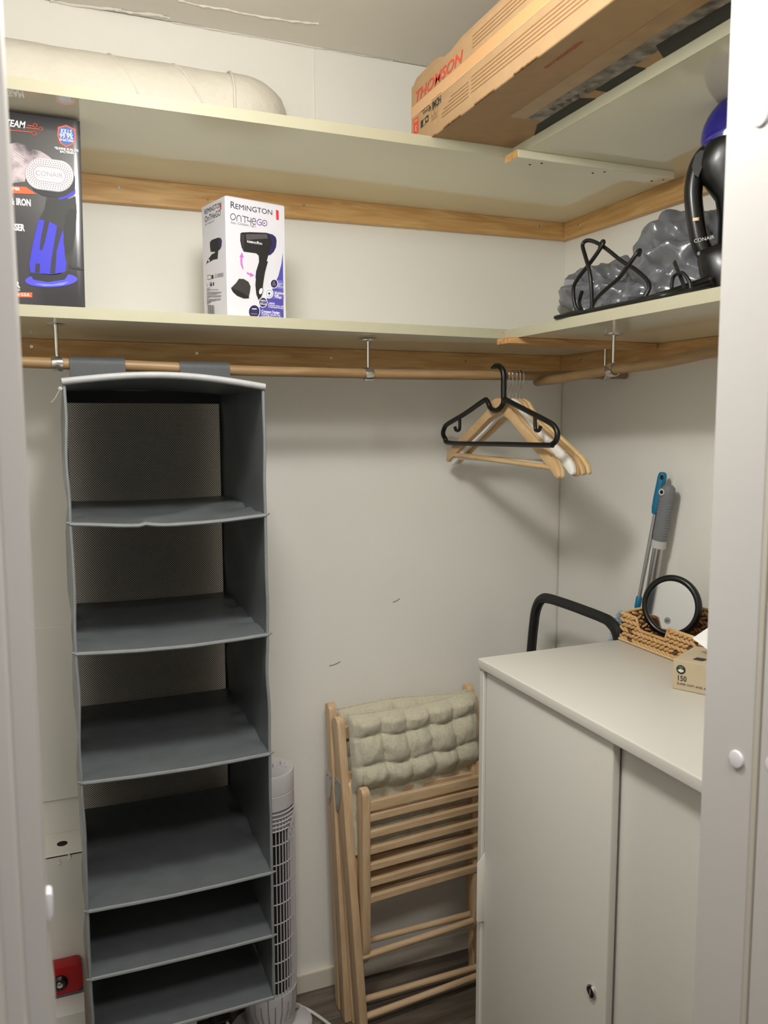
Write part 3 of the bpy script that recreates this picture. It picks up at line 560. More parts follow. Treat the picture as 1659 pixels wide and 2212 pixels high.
for k_ in range(5): A.poly([(-.49 + .003 * k_, .66 + k_ * .022), (-.472 + .002 * k_, .655 + k_ * .022), (-.478, .672 + k_ * .022)], (84, 68, 52), 2)
A.build('printed_base_artwork', r)
# ------------------------------------------------------------------ hanging organiser
OX0, OX1, OYF, OYB = -1.3215, -.9765, -.48, -.066
r = thing('hanging_organiser', ((OX0 + OX1) / 2, -.28, 1.6), 'tall dark grey fabric hanging organiser with open compartments on the clothes rail', 'organiser')
OT = 1.6
LV = [1.3622, 1.132, .8948, .6498, .5163, .384]
def rag(*a): return noise.noise(Vector(a))
m = MB(); m.slab(lambda u, v: (OX0 + .001 + (OX1 - OX0 - .002) * u, OYF + (OYB - OYF) * v, OT - .004 - .004 * u + .016 * math.sin(PI * u) * (1 - .6 * v)), 24, 10, (0, 0, .006)); m.build('top_panel', FAB, r, smooth=50)
m = MB()
pp = [(OX0 - .002 + (OX1 - OX0 + .004) * i / 24, OYF - .003, OT - .001 - .004 * i / 24 + .016 * math.sin(PI * i / 24)) for i in range(25)]
m.tube(pp, .0062, 8, flat=1.0); m.build('edge_binding', FABL, r, smooth=50)['label'] = 'pale grey binding along the front of the top'
def side(x, s, zb_):
    def f(u, v):
        z = zb_ + (OT - zb_) * v; y = OYF + (OYB - OYF) * u
        k = min(abs(z - q) for q in LV + [OT]); pin = min(1, k / .06)
        return (x + s * pin * (.004 * rag(u * 3, z * 9, x) + .003 * math.sin(u * 9 + 3 * rag(z * 5, 0, 1)) * u) - s * .004 * pin * math.sin(PI * u), y, z)
    return f
for x, s in ((OX0, 1), (OX1, -1)):
    m = MB(); m.slab(side(x, s, LV[-1]), 14, 70, (s * .0025, 0, 0)); m.build('side_panel', FAB, r, smooth=60)
    m = MB(); pts = []
    for i in range(61):
        z = LV[-1] + (OT - LV[-1]) * i / 60; p = side(x, s, LV[-1])(0, i / 60); pts.append((p[0] + s * .001, OYF - .001, z))
    m.tube(pts, .0028, 6); m.build('edge_binding', FABTOP, r, smooth=50)
m = MB(); m.add([(OX0, OYB, LV[-1]), (OX1, OYB, LV[-1]), (OX1, OYB, OT - .022), (OX0, OYB, OT - .022)], [(0, 1, 2, 3)]); bk = m.build('mesh_back', MESHM, r); bk['label'] = 'open dark mesh back panel'
m = MB(); m.box(OX0, OX1, OYB - .002, OYB + .002, OT - .028, OT); m.box(OX0, OX0 + .007, OYB - .0015, OYB + .0015, LV[-1], OT); m.box(OX1 - .007, OX1, OYB - .0015, OYB + .0015, LV[-1], OT); m.build('back_hem', mat('organiser_hem', (30, 30, 30), .7), r)
for li, z in enumerate(LV):
    sg = (.012, .008, .006, .005, .003, .003)[li]
    def f(u, v, z=z, sg=sg, li=li):
        ed = min(u, 1 - u)
        wr = (.0035 * rag(u * 6 + li * 3, v * 4, li) + .004 * math.exp(-(ed / .07) ** 2) * math.sin(v * 26 + 5 * rag(u * 4, v * 3, li + 9))) * math.sin(PI * min(1, max(0, v)) * .9 + .15) * (1 if li < 4 else .4)
        fold = (.006 * math.exp(-((v - .15 - .9 * (u - .45)) / .09) ** 2) * (u > .35)) if li == 0 else 0
        return (OX0 + .0002 + (OX1 - OX0 - .0004) * u, OYF + (OYB - OYF) * v, z - .004 - sg * math.sin(PI * u) * (.8 - .5 * v) + wr + fold)
    m = MB(); m.slab(f, 44, 30, (0, 0, -.004)); sp = m.build('shelf', FAB, r, smooth=60)
    m = MB(); m.tube([Vector(f(i / 30, 0)) + Vector((0, -.0015, -.002)) for i in range(31)], .0036, 7)
    for sx, ux in ((-1, 0), (1, 1)):
        p = Vector(f(ux, 0)) + Vector((0, -.002, -.001)); m.tube([p, p + Vector((sx * .007, -.003, .003))], [.003, .0012], 6)
    m.build('edge_binding', FABTOP, sp, smooth=50)
for x0, x1 in ((-1.3072, -1.2057), (-1.1014, -1.0012)):
    zr = zat(rail1, (x0 + x1) / 2, 0); rr = .0128; prof = [(-.28 - rr, OT + .008)] + [(-.28 - rr * math.cos(a), zr + rr * math.sin(a)) for a in [PI * i / 12 for i in range(13)]] + [(-.28 + rr, OT + .008)]
    m = MB(); n_ = len(prof) - 1
    m.slab(lambda u, v: (x0 + (x1 - x0) * u, prof[int(round(v * n_))][0], prof[int(round(v * n_))][1]), 2, n_, lambda u, v: Vector((0, (prof[int(round(v * n_))][0] + .28) * .16, .0018 if .1 < v < .9 else 0)))
    m.build('hanging_loop', mat('loop_fabric', (74, 77, 80), .6, var=.1, vscale=80), r, smooth=50)
m = MB(); m.tube(smooth_path([(OX0, OYF - .004, 1.588), (-1.328, -.484, 1.584), (-1.335, -.486, 1.572), (-1.341, -.487, 1.564)]), .0006, 5)
m.ball((-1.3265, -.483, 1.587), (.004, .003, .004), 8, 6); m.build('loose_thread', FABL, r)
# ------------------------------------------------------------------ hangers
def plane_to_world(c, ph): e = Vector((-math.cos(ph), -math.sin(ph), 0)); return Vector(c), e
HC = Vector((-.377, -.28, 1.655)); zr1 = lambda x: zat(rail1, x, 0)
r = thing('clothes_hanger', (-.377, -.28, 1.655), 'black plastic hanger with small inner hooks, hanging in front of the wooden ones', 'hanger')
ex = Vector((-math.cos(math.radians(95)), -math.sin(math.radians(95)), 0))
hp = lambda l: [HC + ex * a + Vector((0, 0, 1)) * b for a, b in l]
m = MB()
body = [(.0378, -.0692), (.0472, -.0747), (.1236, -.0994), (.203, -.125), (.2247, -.1351), (.2346, -.1494), (.2309, -.164), (.2171, -.1726), (.201, -.1748), (.0193, -.1771), (-.1944, -.1798), (-.221, -.1694), (-.233, -.1558), (-.2241, -.1392), (-.2057, -.1295), (-.1249, -.1043), (-.0452, -.0751), (-.0317, -.0744), (-.0234, -.0826), (-.0156, -.0927), (.0043, -.0987), (.0236, -.0938), (.0373, -.0813)]
m.tube(smooth_path(hp(body), 5, True), .0060, 10, True); m.build('frame', BLACKP, r, smooth=50)
m = MB(); hk = smooth_path(hp([(.0378, -.0705), (.0370, -.0449), (.0366, -.0207), (.0312, -.0052), (.0169, .0032), (.0019, .0040), (-.0133, .0008)]), 6); n_ = len(hk)
m.tube(hk, [.0066 if i < n_ * .8 else .0066 * (1 - (i - n_ * .8) / (n_ * .2) * .7) for i in range(n_)], 10); m.build('hook', BLACKP, r, smooth=50)
for l in ([(-.152, -.112), (-.1515, -.14), (-.158, -.1473), (-.1692, -.1463), (-.1744, -.1383)], [(.1566, -.110), (.1585, -.1378), (.1632, -.144), (.1725, -.1429), (.177, -.1347)]):
    m = MB(); m.tube(smooth_path(hp(l), 5), .0042, 8); m.build('inner_hook', BLACKP, r, smooth=50)
def wood_hanger(mt, white=False):
    r = bpy.data.objects.new('clothes_hanger', None); COL.objects.link(r); r.empty_display_size = .05
    # local frame: origin = rail centre, x along the rail, y = hanger length, z up
    out = [(0, -.062), (.018, -.063), (.034, -.072), (.050, -.094), (.078, -.116), (.13, -.152), (.182, -.188), (.186, -.190), (.188, -.196), (.193, -.195), (.206, -.206), (.218, -.222), (.2225, -.238), (.219, -.245), (.210, -.243), (.198, -.232), (.150, -.196), (.085, -.150), (.04, -.116), (0, -.099)]
    poly = [(-a, b) for a, b in out[::-1][:-1]] + out[:-1]
    poly = [(a, -.052 + (b + .062) * .925) for a, b in poly]
    m = MB(); m.prism(poly, (-.006, 0, 0), (0, 1, 0), (0, 0, 1), (.012, 0, 0)); m.build('arms', mt, r, bevel=.0028, smooth=35)
    m = MB(); m.tube([(0, -.196, -.2), (0, .196, -.2)], .0056, 12); m.build('trouser_bar', mt, r, smooth=50)
    hk = [(0, 0, -.055), (0, 0, -.046), (0, .002, -.034), (0, .009, -.022), (0, .0125, -.008), (0, .0128, .004), (0, .0085, .0118), (0, 0, .0136), (0, -.009, .0105), (0, -.0125, .003)]
    hk = [(0, -p[1], p[2]) for p in hk]
    m = MB(); m.tube(smooth_path(hk, 5), .0013, 7); m.build('hook', CHROME, r, smooth=60)
    return r
protos = {'m': wood_hanger(HWOOD), 'p': wood_hanger(HWOOD2), 'w': wood_hanger(HWHITE)}
used = set()
HL = [('m', -.357, 7, 2.2, 'maple wooden hanger next behind the black plastic one'), ('p', -.347, 6, 2.4, 'pale pine hanger second of the wooden row behind the black one'), ('w', -.3375, 10, .2, 'white painted wooden hanger among the natural wood ones'),
      ('m', -.327, 11, 1.6, 'maple hanger just behind the white painted one'), ('m', -.318, 12.5, 1.0, 'maple hanger last but one, two behind the white one'), ('p', -.3085, 14, .6, 'pale hanger last in the row, nearest the wall corner')]
for k_, x, rz, tl_, lb in HL:
    o = protos[k_] if k_ not in used else copy_tree(protos[k_]); used.add(k_)
    o.location = (x, -.28, zr1(x) - .0010); o.rotation_euler = (math.radians(tl_), 0, math.radians(rz)); tag(o, lb, 'hanger', 'wooden hangers on the back rail')
# ------------------------------------------------------------------ clothes steamer, its cord, grey bag
SB = Vector((-.262, -.8315, ZT + .003)); su_ = Vector((.722, -.692, 0)); sw = Vector((.692, .722, 0)); sv = Vector((0, 0, 1))
r = thing('clothes_steamer', SB, 'black handheld clothes steamer with cobalt blue top standing on the right shelf', 'steamer')
def SP(px, py, wv=0.0): return SB + su_ * ((px - 1533) * .00078) + sv * ((657 - py) * .00081) + sw * wv
secs = [(611, 1512, 1700, .048), (600, 1511, 1700, .049), (585, 1507, 1698, .047), (560, 1500, 1692, .042)]
m = MB(); secs = [(657, 1532, 1685, .044), (650, 1526, 1692, .048), (620, 1520, 1697, .05), (606, 1514, 1698, .049), (590, 1509, 1700, .05), (565, 1504, 1697, .046), (545, 1506, 1692, .042), (533, 1545, 1690, .040), (480, 1544, 1688, .040), (440, 1536, 1686, .040), (412, 1515, 1684, .040), (395, 1502, 1682, .041), (370, 1494, 1680, .044), (345, 1500, 1678, .046), (325, 1512, 1676, .046), (308, 1530, 1670, .042), (300, 1550, 1655, .03)]
base = 0; n_ = 28
for (py, xa, xb, wd) in secs:
    for j in range(n_):
        a = 2 * PI * j / n_; ca, sa = math.cos(a), math.sin(a); sq = lambda t: math.copysign(abs(t) ** .8, t)
        m.v.append(tuple(SP((xa + xb) / 2 + (xb - xa) / 2 * sq(ca), py, wd * sq(sa))))
for i in range(len(secs) - 1):
    for j in range(n_): m.f.append((i * n_ + j, i * n_ + (j + 1) % n_, (i + 1) * n_ + (j + 1) % n_, (i + 1) * n_ + j)); m.m.append(0)
m.f.append(tuple(range(n_))); m.m.append(0); m.f.append(tuple((len(secs) - 1) * n_ + j for j in range(n_))); m.m.append(0)
m.build('body', BLACKG, r, smooth=60)
m = MB(); hpth = [(1552, 330), (1525, 335), (1505, 352), (1494, 380), (1490, 415), (1493, 450), (1500, 490), (1509, 525), (1522, 548), (1545, 560), (1570, 562)]
m.tube(smooth_path([SP(x, y) for x, y in hpth], 6), [.0148 * k for k in [1.1] * 6 + [1.05] * 48 + [1.0] * 7], 14, up=sw, flat=1.3); m.build('handle', BLACKG, r, smooth=60)
m = MB(); m.ball(SP(1605, 312), (1, 1, 1), 32, 20)
c = SP(1608, 300); bu = su_ * .083; bv = sv * .072 + su_ * .012; bw = sw * .05
for i, v in enumerate(m.v):
    p = Vector(v) - SP(1605, 312); m.v[i] = tuple(c + bu * p.x + bw * p.y + bv * p.z)
m.build('head_cover', BLUEP, r, smooth=70)['label'] = 'glossy cobalt blue rear of the steam head'
m = MB(); m.prism([(1492, 340), (1512, 330), (1514, 362), (1500, 395), (1488, 372)], (0, 0, 0), (0, 0, 0), (0, 0, 0), (0, 0, 0)); m = MB()
pts = [(1486, 372), (1492, 350), (1502, 342), (1511, 343), (1510, 368), (1500, 396), (1491, 390)]
m.add([SP(x, y, -.0235) for x, y in pts] + [SP(x, y, -.0255) for x, y in pts], [tuple(range(7)), tuple(range(13, 6, -1))] + [(i, (i + 1) % 7, 7 + (i + 1) % 7, 7 + i) for i in range(7)]); m.build('trigger', mat('grey_trigger', (50, 52, 54), .45), r)
A = Art(SP(1500, 486, -.0300), su_, sv, -sw)
A.rect(-.006, 0, .004, .005, (226, 206, 176), 1); A.rect(.0015, .001, .0035, .004, (206, 84, 40), 2)
A.build('indicator_print', r)
A = Art(SP(1500, 535, -.044), su_, sv, -sw); A.text('CONAIR', (-.002, 0), .0085, (176, 176, 178), 1, 1, 0, .15, .01); A.ell((.006, -.018), .0022, .0032, (120, 120, 122), 1); A.build('printed_artwork', r)
cw = .0039
def cordpts(l, dx): return [(-.352 + dx[i % len(dx)], y, z + .002) for i, (y, z) in enumerate(l)]
c1 = [(-.5531, 1.7913), (-.5586, 1.7694), (-.5798, 1.7523), (-.5935, 1.7400), (-.5734, 1.7549), (-.5691, 1.7916), (-.584, 1.8101), (-.6179, 1.8352), (-.6381, 1.854), (-.6466, 1.8673), (-.6352, 1.8725), (-.6187, 1.864)]
c2 = [(-.6387, 1.7443), (-.639, 1.789), (-.6314, 1.8178), (-.6086, 1.8494), (-.5937, 1.8725), (-.6008, 1.88), (-.6182, 1.8748), (-.6463, 1.8575), (-.688, 1.8278), (-.7237, 1.8072), (-.7582, 1.7828), (-.7717, 1.7645), (-.7655, 1.7440)]
c3 = [(-.6087, 1.743), (-.6254, 1.7632), (-.6664, 1.7775), (-.7054, 1.7911), (-.7274, 1.809), (-.7449, 1.8294), (-.7408, 1.8367), (-.7262, 1.8316)]
c4 = [(-.5725, 1.7362), (-.6086, 1.7400), (-.6607, 1.7372), (-.7405, 1.7372), (-.813, 1.7380), (-.8716, 1.7400)]
m = MB()
m.tube(smooth_path(cordpts(c1, (.02, .01, 0, 0, -.008, -.012, -.012, -.008, -.004, 0, .006, .012)), 6), cw, 8)
m.tube(smooth_path(cordpts(c2, (-.016, -.02, -.02, -.014, -.01, -.006, 0, .006, .01, .012, .012, .008, 0)), 6), cw, 8)
m.tube(smooth_path(cordpts(c3, (0, .0, -.006, -.008, -.006, 0, .01, .02)), 6), cw, 8)
m.tube(smooth_path([(-.397 + .006 * max(0, i_ - 3), y, z) for i_, (y, z) in enumerate(c4)] + [tuple(SP(1535, 622, -.05))], 6), cw * 1.05, 8)
m.tube(smooth_path([(-.397, -.5725, 1.7362), (-.404, -.569, 1.7362), (-.4065, -.578, 1.7362), (-.4045, -.605, 1.7362), (-.400, -.640, 1.7366), (-.396, -.67, 1.7366)], 6), cw, 8)
m.tube(smooth_path([(-.386, -.80, 1.7385), (-.382, -.85, 1.7415), tuple(SP(1515, 618, -.052)), tuple(SP(1535, 612, -.046))], 5), .0062, 10)
m.build('power_cord', BLACKP, r, smooth=60)
m = MB()
st = [(-.345, -.8347, 1.8018), (-.352, -.8536, 1.781), (-.356, -.8707, 1.7587), (-.36, -.876, 1.744)]
m.tube(smooth_path(st, 5), .0042, 6, flat=.3, up=(1, 0, 0)); m.tube(smooth_path([(-.36, -.847, 1.742), (-.36, -.8495, 1.7685), (-.36, -.857, 1.7756), (-.36, -.8728, 1.7757), (-.36, -.889, 1.7600), (-.36, -.893, 1.748)], 5), .0030, 8); m.build('cord_tie', BLACKP, r, smooth=50)
def crumple(c, rad, seed, flat_bottom, sc=2.2, amp=.16):
    def fn(p):
        q = p * sc + Vector((seed, seed * 2, 0)); k = 1 + amp * noise.noise(q * .8) * 1.2
        w1 = Vector((noise.noise(q * .7), noise.noise(q * .7 + Vector((9, 0, 0))), noise.noise(q * .7 + Vector((0, 9, 0))))) * 1.1
        k += amp * 1.5 * (abs(noise.noise((q + w1) * 1.15)) ** .8 - .25) + amp * .55 * (abs(noise.noise((q - w1) * 2.3)) ** .8 - .2) + amp * .10 * abs(noise.noise(q * 6))
        return k
    return fn
m = MB()
def folds(seed, amp):
    rg = random.Random(seed); W = []
    for i in range(20):
        n_ = Vector((rg.gauss(0, 1), rg.gauss(0, .8), rg.gauss(0, 1))).normalized(); f = rg.uniform(.8, 2.6); W.append((n_, f, rg.random(), amp * 1.5 * rg.uniform(.5, 1) / (f + .35), Vector((rg.uniform(-9, 9),) * 3)))
    for i in range(16):
        n_ = Vector((rg.gauss(0, 1), rg.gauss(0, 1), rg.gauss(0, 1))).normalized(); f = rg.uniform(2.6, 5.0); W.append((n_, f, rg.random(), amp * 1.15 * rg.uniform(.5, 1) / (f + .35), Vector((rg.uniform(-9, 9),) * 3)))
    def fn(p):
        k = 1 + amp * .8 * noise.noise(p * 1.2 + Vector((seed, 0, 0)))
        for n_, f, ph, a_, o_ in W:
            t = p.dot(n_) * f + ph + .35 * noise.noise(p * 1.4 + o_); tri = abs((t % 1.0) * 2 - 1); tri = max(0.0, tri * 1.25 - .25)
            k += a_ * (tri - .4) * max(0.0, .35 + 1.3 * noise.noise(p * 1.1 + o_ * 2))
        return k
    return fn
m.ball((-.205, -.480, 1.792), (.094, .094, .078), 120, 80, fn=folds(3, .19), axis=(.2, 1, .1))
m.ball((-.165, -.672, 1.822), (.105, .118, .110), 140, 90, fn=folds(12, .17), axis=(.3, 1, .4))
m.ball((-.20, -.580, 1.772), (.085, .07, .052), 60, 40, fn=folds(5, .2), axis=(0, 1, 0))
rg = random.Random(4); ax_ = Vector((-.45, .55, .1)).normalized(); o1 = Vector((-.255, -.432, 1.803))
m.tube([o1 + ax_ * t for t in (-.05, -.02, .005, .022, .024, .004, -.02)], [.050, .047, .045, .049, .044, .038, .034], 13)
for i in range(len(m.v) - 13 * 7, len(m.v)): m.v[i] = tuple(Vector(m.v[i]) + Vector((rg.uniform(-1, 1), rg.uniform(-1, 1), rg.uniform(-1, 1))) * .0055)
for i, v in enumerate(m.v):
    z = v[2]
    if z < ZT + .0012: z = ZT + .0012
    x = min(v[0], -.03); x = max(x, -.325 if v[1] > -.6 else -.30); m.v[i] = (x, v[1], z)
o = m.build('plastic_bag', BAGM, None, smooth=32)
tag(o, 'crumpled grey plastic bag lying on the right shelf behind the black cord', 'bag')
# ------------------------------------------------------------------ cabinet
CA = Vector((-.555, -.5412, 0)); rz = math.radians(1.0); cx_ = Vector((math.cos(rz), math.sin(rz), 0)); cy_ = Vector((math.sin(rz), -math.cos(rz), 0))
CD, CW, CHh = .50, .80, 1.05
r = thing('storage_cabinet', CA + cx_ * (CD / 2) + cy_ * (CW / 2), 'white metal storage cabinet with two sliding doors in the right corner', 'cabinet')
def cbox(m, a0, a1, b0, b1, z0, z1):
    q = [CA + cx_ * a + cy_ * b for a, b in ((a0, b0), (a1, b0), (a1, b1), (a0, b1))]; m.hexa([p + Vector((0, 0, z0)) for p in q] + [p + Vector((0, 0, z1)) for p in q])
m = MB(); cbox(m, 0, CD, 0, CW, CHh - .021, CHh); m.build('top', CABW, r, bevel=.0028, seg=3, smooth=40)
m = MB(); cbox(m, .004, CD, .001, .017, 0, CHh - .0215); m.build('side_panel', CABW, r, bevel=.002)
m = MB(); cbox(m, .004, CD, CW - .017, CW - .001, 0, CHh - .0215); m.build('side_panel', CABW, r, bevel=.002)
m = MB(); cbox(m, CD - .01, CD - .002, .017, CW - .017, .05, CHh - .0215); m.build('back_panel', CABW, r)
m = MB(); cbox(m, .03, CD - .01, .017, CW - .017, .04, .06); m.build('bottom', CABW, r)
m = MB(); cbox(m, .010, .026, .019, .418, .03, CHh - .025); d1 = m.build('door', CABW, r, bevel=.003, seg=3, smooth=40)
m = MB(); cbox(m, .0295, .040, .395, CW - .019, .03, CHh - .025); m.build('door', CABW, r, bevel=.003, seg=3, smooth=40)
m = MB(); ho = CA + cy_ * .0195
m.prism([(.013, .64), (.002, .625), (-.007, .617), (-.0075, .490), (-.004, .4845), (.013, .4845)], ho, cx_, (0, 0, 1), cy_ * .0022); m.build('handle', CABW, d1, bevel=.0006, smooth=40)
m = MB(); lc = CA + cx_ * .010 + cy_ * .384 + Vector((0, 0, .5775))
m.lathe([(.0118, -.002), (.0118, .003), (.0100, .0045), (.0088, .0035)], lc, 28, -cx_); m.build('lock_ring', CHROME, d1, smooth=40); m = MB(); m.lathe([(.0088, -.001), (.0086, .0040), (.0001, .0043)], lc, 24, -cx_)
q = lc - cx_ * .0044; m.prism([(-.0012, -.005), (.0012, -.005), (.0012, .005), (-.0012, .005)], q, cy_, (0, 0, 1), -cx_ * .0004, mi=1); m.build('lock_core', [BLACKG, STEEL], d1, smooth=40)
# ------------------------------------------------------------------ basket
BZ = CHh + .0005
r = thing('wicker_basket', (-.12, -.65, BZ), 'low woven basket with a notched front on the white cabinet', 'basket')
X0, X1, Y0, Y1 = -.2, -.047, -.537, -.775   # front face at X0, left end at Y0
def rimz(y):
    t = (y - Y0) / (Y1 - Y0); h = .061
    if -.69 < y < -.590:
        k = min(1, min((-.590 - y) / .010, (y + .69) / .008)); h = .061 - .025 * k
    return h
m = MB(); m.box(X0 + .004, X1 - .004, Y1 + .004, Y0 - .004, BZ, BZ + .006)
NS = 40
def wallslab(fx, h):
    m.slab(fx, NS, 3, h)
m.slab(lambda u, v: (X0 + .004, Y0 - .003 + (Y1 - Y0 + .006) * u, BZ + (rimz(Y0 + (Y1 - Y0) * u) - .003) * v), 60, 3, (.003, 0, 0))
m.slab(lambda u, v: (X1 - .007, Y0 - .003 + (Y1 - Y0 + .006) * u, BZ + .076 * v), 10, 3, (.003, 0, 0))
for y in (Y0 - .006, Y1 + .003): m.slab(lambda u, v, y=y: (X0 + .004 + (X1 - X0 - .008) * u, y, BZ + (.058 + .016 * u) * v), 10, 3, (0, .003, 0))
m.build('shell', WICK2, r)  # shell coloured dark so the gaps between strands look shaded
m = MB(); m.ball((0, 0, 0), (.0098, .0044, .0037), 8, 6); lm = m.build('woven_strand', WICK, None, smooth=80); lmesh = lm.data; lm2 = lmesh.copy(); lm2.materials.clear(); lm2.materials.append(WICK2)
bpy.data.objects.remove(lm); ns = 0
def strand(p, along, out, sgn, sc=1.0):
    global ns
    al = Vector(along); ou = Vector(out); upv = Vector((0, 0, 1)); a = math.radians(24 * sgn + random.uniform(-8, 8))
    xd = (al * math.cos(a) + upv * math.sin(a)); zd = (-al * math.sin(a) + upv * math.cos(a)); yd = ou
    o = bpy.data.objects.new('woven_strand', lm2 if random.random() < .06 else lmesh); COL.objects.link(o); o.parent = r
    M = Matrix((xd, yd, zd)).transposed().to_4x4() @ Matrix.Diagonal((sc * random.uniform(.95, 1.12), 1, random.uniform(.9, 1.1), 1)); M.translation = Vector(p) - r.location; o.matrix_local = M; ns += 1
rows = [.0078, .0178, .0278, .0378, .0478, .0570]
for k_, h in enumerate(rows):
    n_ = 17
    for i in range(n_):
        y = Y0 - .010 + (Y1 - Y0 + .018) * (i + .5 * (k_ % 2)) / (n_ - .5)
        if h < rimz(y) - .001: strand((X0 + .0015, y, BZ + h), (0, -1, 0), (-1, 0, 0), 1 if k_ % 2 else -1)
for k_, h in enumerate(rows + [.068]):
    for i in range(14):
        y = Y0 - .008 + (Y1 - Y0 + .014) * (i + .5 * (k_ % 2)) / 13.5
        strand((X1 - .0085, y, BZ + h), (0, -1, 0), (-1, 0, 0), 1 if k_ % 2 else -1, 1.15)
    for i in range(8):
        x = X0 + .010 + (X1 - X0 - .02) * (i + .5 * (k_ % 2)) / 7.5
        if h < .056 + .016 * (x - X0) / (X1 - X0):
            strand((x, Y0 - .001, BZ + h), (1, 0, 0), (0, 1, 0), 1 if k_ % 2 else -1); strand((x, Y0 - .0075, BZ + h), (1, 0, 0), (0, -1, 0), -1 if k_ % 2 else 1)
            if k_ in (1, 3, 4): strand((x, Y1 + .001, BZ + h), (1, 0, 0), (0, -1, 0), 1 if k_ % 2 else -1)
m = MB(); pts = [(X0 + .002, Y0 - .003 + (Y1 - Y0 + .006) * i / 60, 0) for i in range(61)]
rim = [(p[0], p[1], BZ + rimz(p[1])) for p in pts]
m.tube(rim, .0034, 7); m.tube([(X0 + .004, Y0 - .004, BZ + .061), (X0 + .05, Y0 - .004, BZ + .066), (X1 - .005, Y0 - .004, BZ + .077), (X1 - .006, Y0 - .02, BZ + .077), (X1 - .006, Y1 + .02, BZ + .077), (X1 - .005, Y1 + .004, BZ + .076), (X0 + .004, Y1 + .004, BZ + .061)], .0034, 7); m.build('rim_braid', WICK, r, smooth=60)
m = MB(); m.tube([(X0, Y0 - .003 + (Y1 - Y0 + .006) * i / 10, BZ + .003) for i in range(11)], .003, 6); m.tube([(X0 + (X1 - X0) * i / 6, Y0, BZ + .003) for i in range(7)], .003, 6); m.build('base_braid', mat('pale_hyacinth', (216, 184, 138), .6), r, smooth=60)
# ------------------------------------------------------------------ mirror
mc = Vector((-.128, -.6165, 1.1368)); az = math.radians(-158); elv = math.radians(9)
mn = Vector((math.cos(az) * math.cos(elv), math.sin(az) * math.cos(elv), math.sin(elv)))
r = thing('vanity_mirror', mc - Vector((0, 0, .068)), 'round magnifying mirror with a black frame leaning in the woven basket', 'mirror')
RO, RI = .0672, .0530
m = MB(); mr = (RO + RI) / 2; hr = (RO - RI) / 2
m.lathe([(mr + hr * math.cos(a), .0085 * math.sin(a)) for a in [2 * PI * i / 14 for i in range(15)]], mc, 64, mn); m.build('frame', BLACKG, r, smooth=60)
m = MB(); m.lathe([(.0001, .0025 - .001), (.02, .0025 - .0009), (.04, .0025 - .0005), (RI + .001, .0025)], mc, 48, mn); m.lathe([(.0001, -.006), (RI + .002, -.006)], mc, 40, mn); m.build('glass', MIRR, r, smooth=60)
mx = Vector((0, 0, 1)).cross(mn).normalized(); my = mn.cross(mx)
A = Art(mc + mn * .0024, mx, my, mn); A.ell((-.004, -.032), .0075, .0075, (150, 150, 152), 1); A.text('2X', (-.0042, -.0345), .0075, (20, 20, 20), 2, 1.0, 0, 0, .02, 'CENTER'); A.build('magnification_sticker', r)
# ------------------------------------------------------------------ tissue box
TO = Vector((-.3193, -.8418, CHh + .0005)); tu = Vector((.47, -.883, 0)).normalized(); tw = Vector((.883, .47, 0)).normalized()
r = thing('tissue_box', TO, 'beige tissue box at the cabinet front edge beside the white door frame', 'tissue box')
m = MB(); m.prism([(0, 0), (.215, 0), (.215, .112), (0, .112)], TO, tu, tw, (0, 0, .0545)); m.build('carton', TISB, r, bevel=.001)
A = Art(TO, tu, (0, 0, 1), -tw)
A.ell((.0145, .0375), .0083, .0083, (26, 44, 36), 1); A.poly([(.0095, .0345), (.0145, .0322), (.0195, .0345), (.0195, .0370), (.0145, .0392), (.0095, .037)], (222, 214, 196), 2); A.text('3 PLY', (.0145, .0405), .0034, (222, 214, 196), 2, 1, 0, 0, 0, 'CENTER')
A.text('150', (.0075, .0170), .0138, (26, 24, 22), 1, .86, 0, 0, .01); A.text('SUPER SOFT AND ABSORBENT', (.0082, .0095), .0052, (40, 36, 30), 1, 1.12, 0, 0, .004)
A.build('printed_artwork', r)
A = Art(TO + Vector((0, 0, .0545)), tu, tw, (0, 0, 1))
A.poly([(.028, .018), (.046, .018), (.050, .036), (.030, .036)], (40, 36, 44), 1); A.line([(.056, .022), (.070, .020), (.074, .030), (.062, .036), (.054, .030)], .004, (40, 36, 44), 1, True); A.build('printed_top_artwork', r)
m = MB(); TP = lambda a, b, z: TO + tu * a + tw * b + Vector((0, 0, z))
m.add([TP(.068, .050, .0548), TP(.15, .050, .0548), TP(.013, .056, .083), TP(.047, .060, .114), TP(.085, .054, .135), TP(.15, .058, .12), TP(.17, .056, .09), TP(.055, .040, .066), TP(.10, .044, .085), TP(.068, .064, .0548), TP(.15, .064, .0548), TP(.09, .072, .09)],
      [(0, 7, 8), (7, 2, 8), (2, 3, 8), (3, 4, 8), (4, 5, 8), (5, 6, 8), (6, 1, 8), (1, 0, 8), (9, 2, 11), (2, 3, 11), (3, 4, 11), (4, 5, 11), (5, 6, 11), (6, 10, 11), (10, 9, 11)]); m.build('tissue', TISS, r)
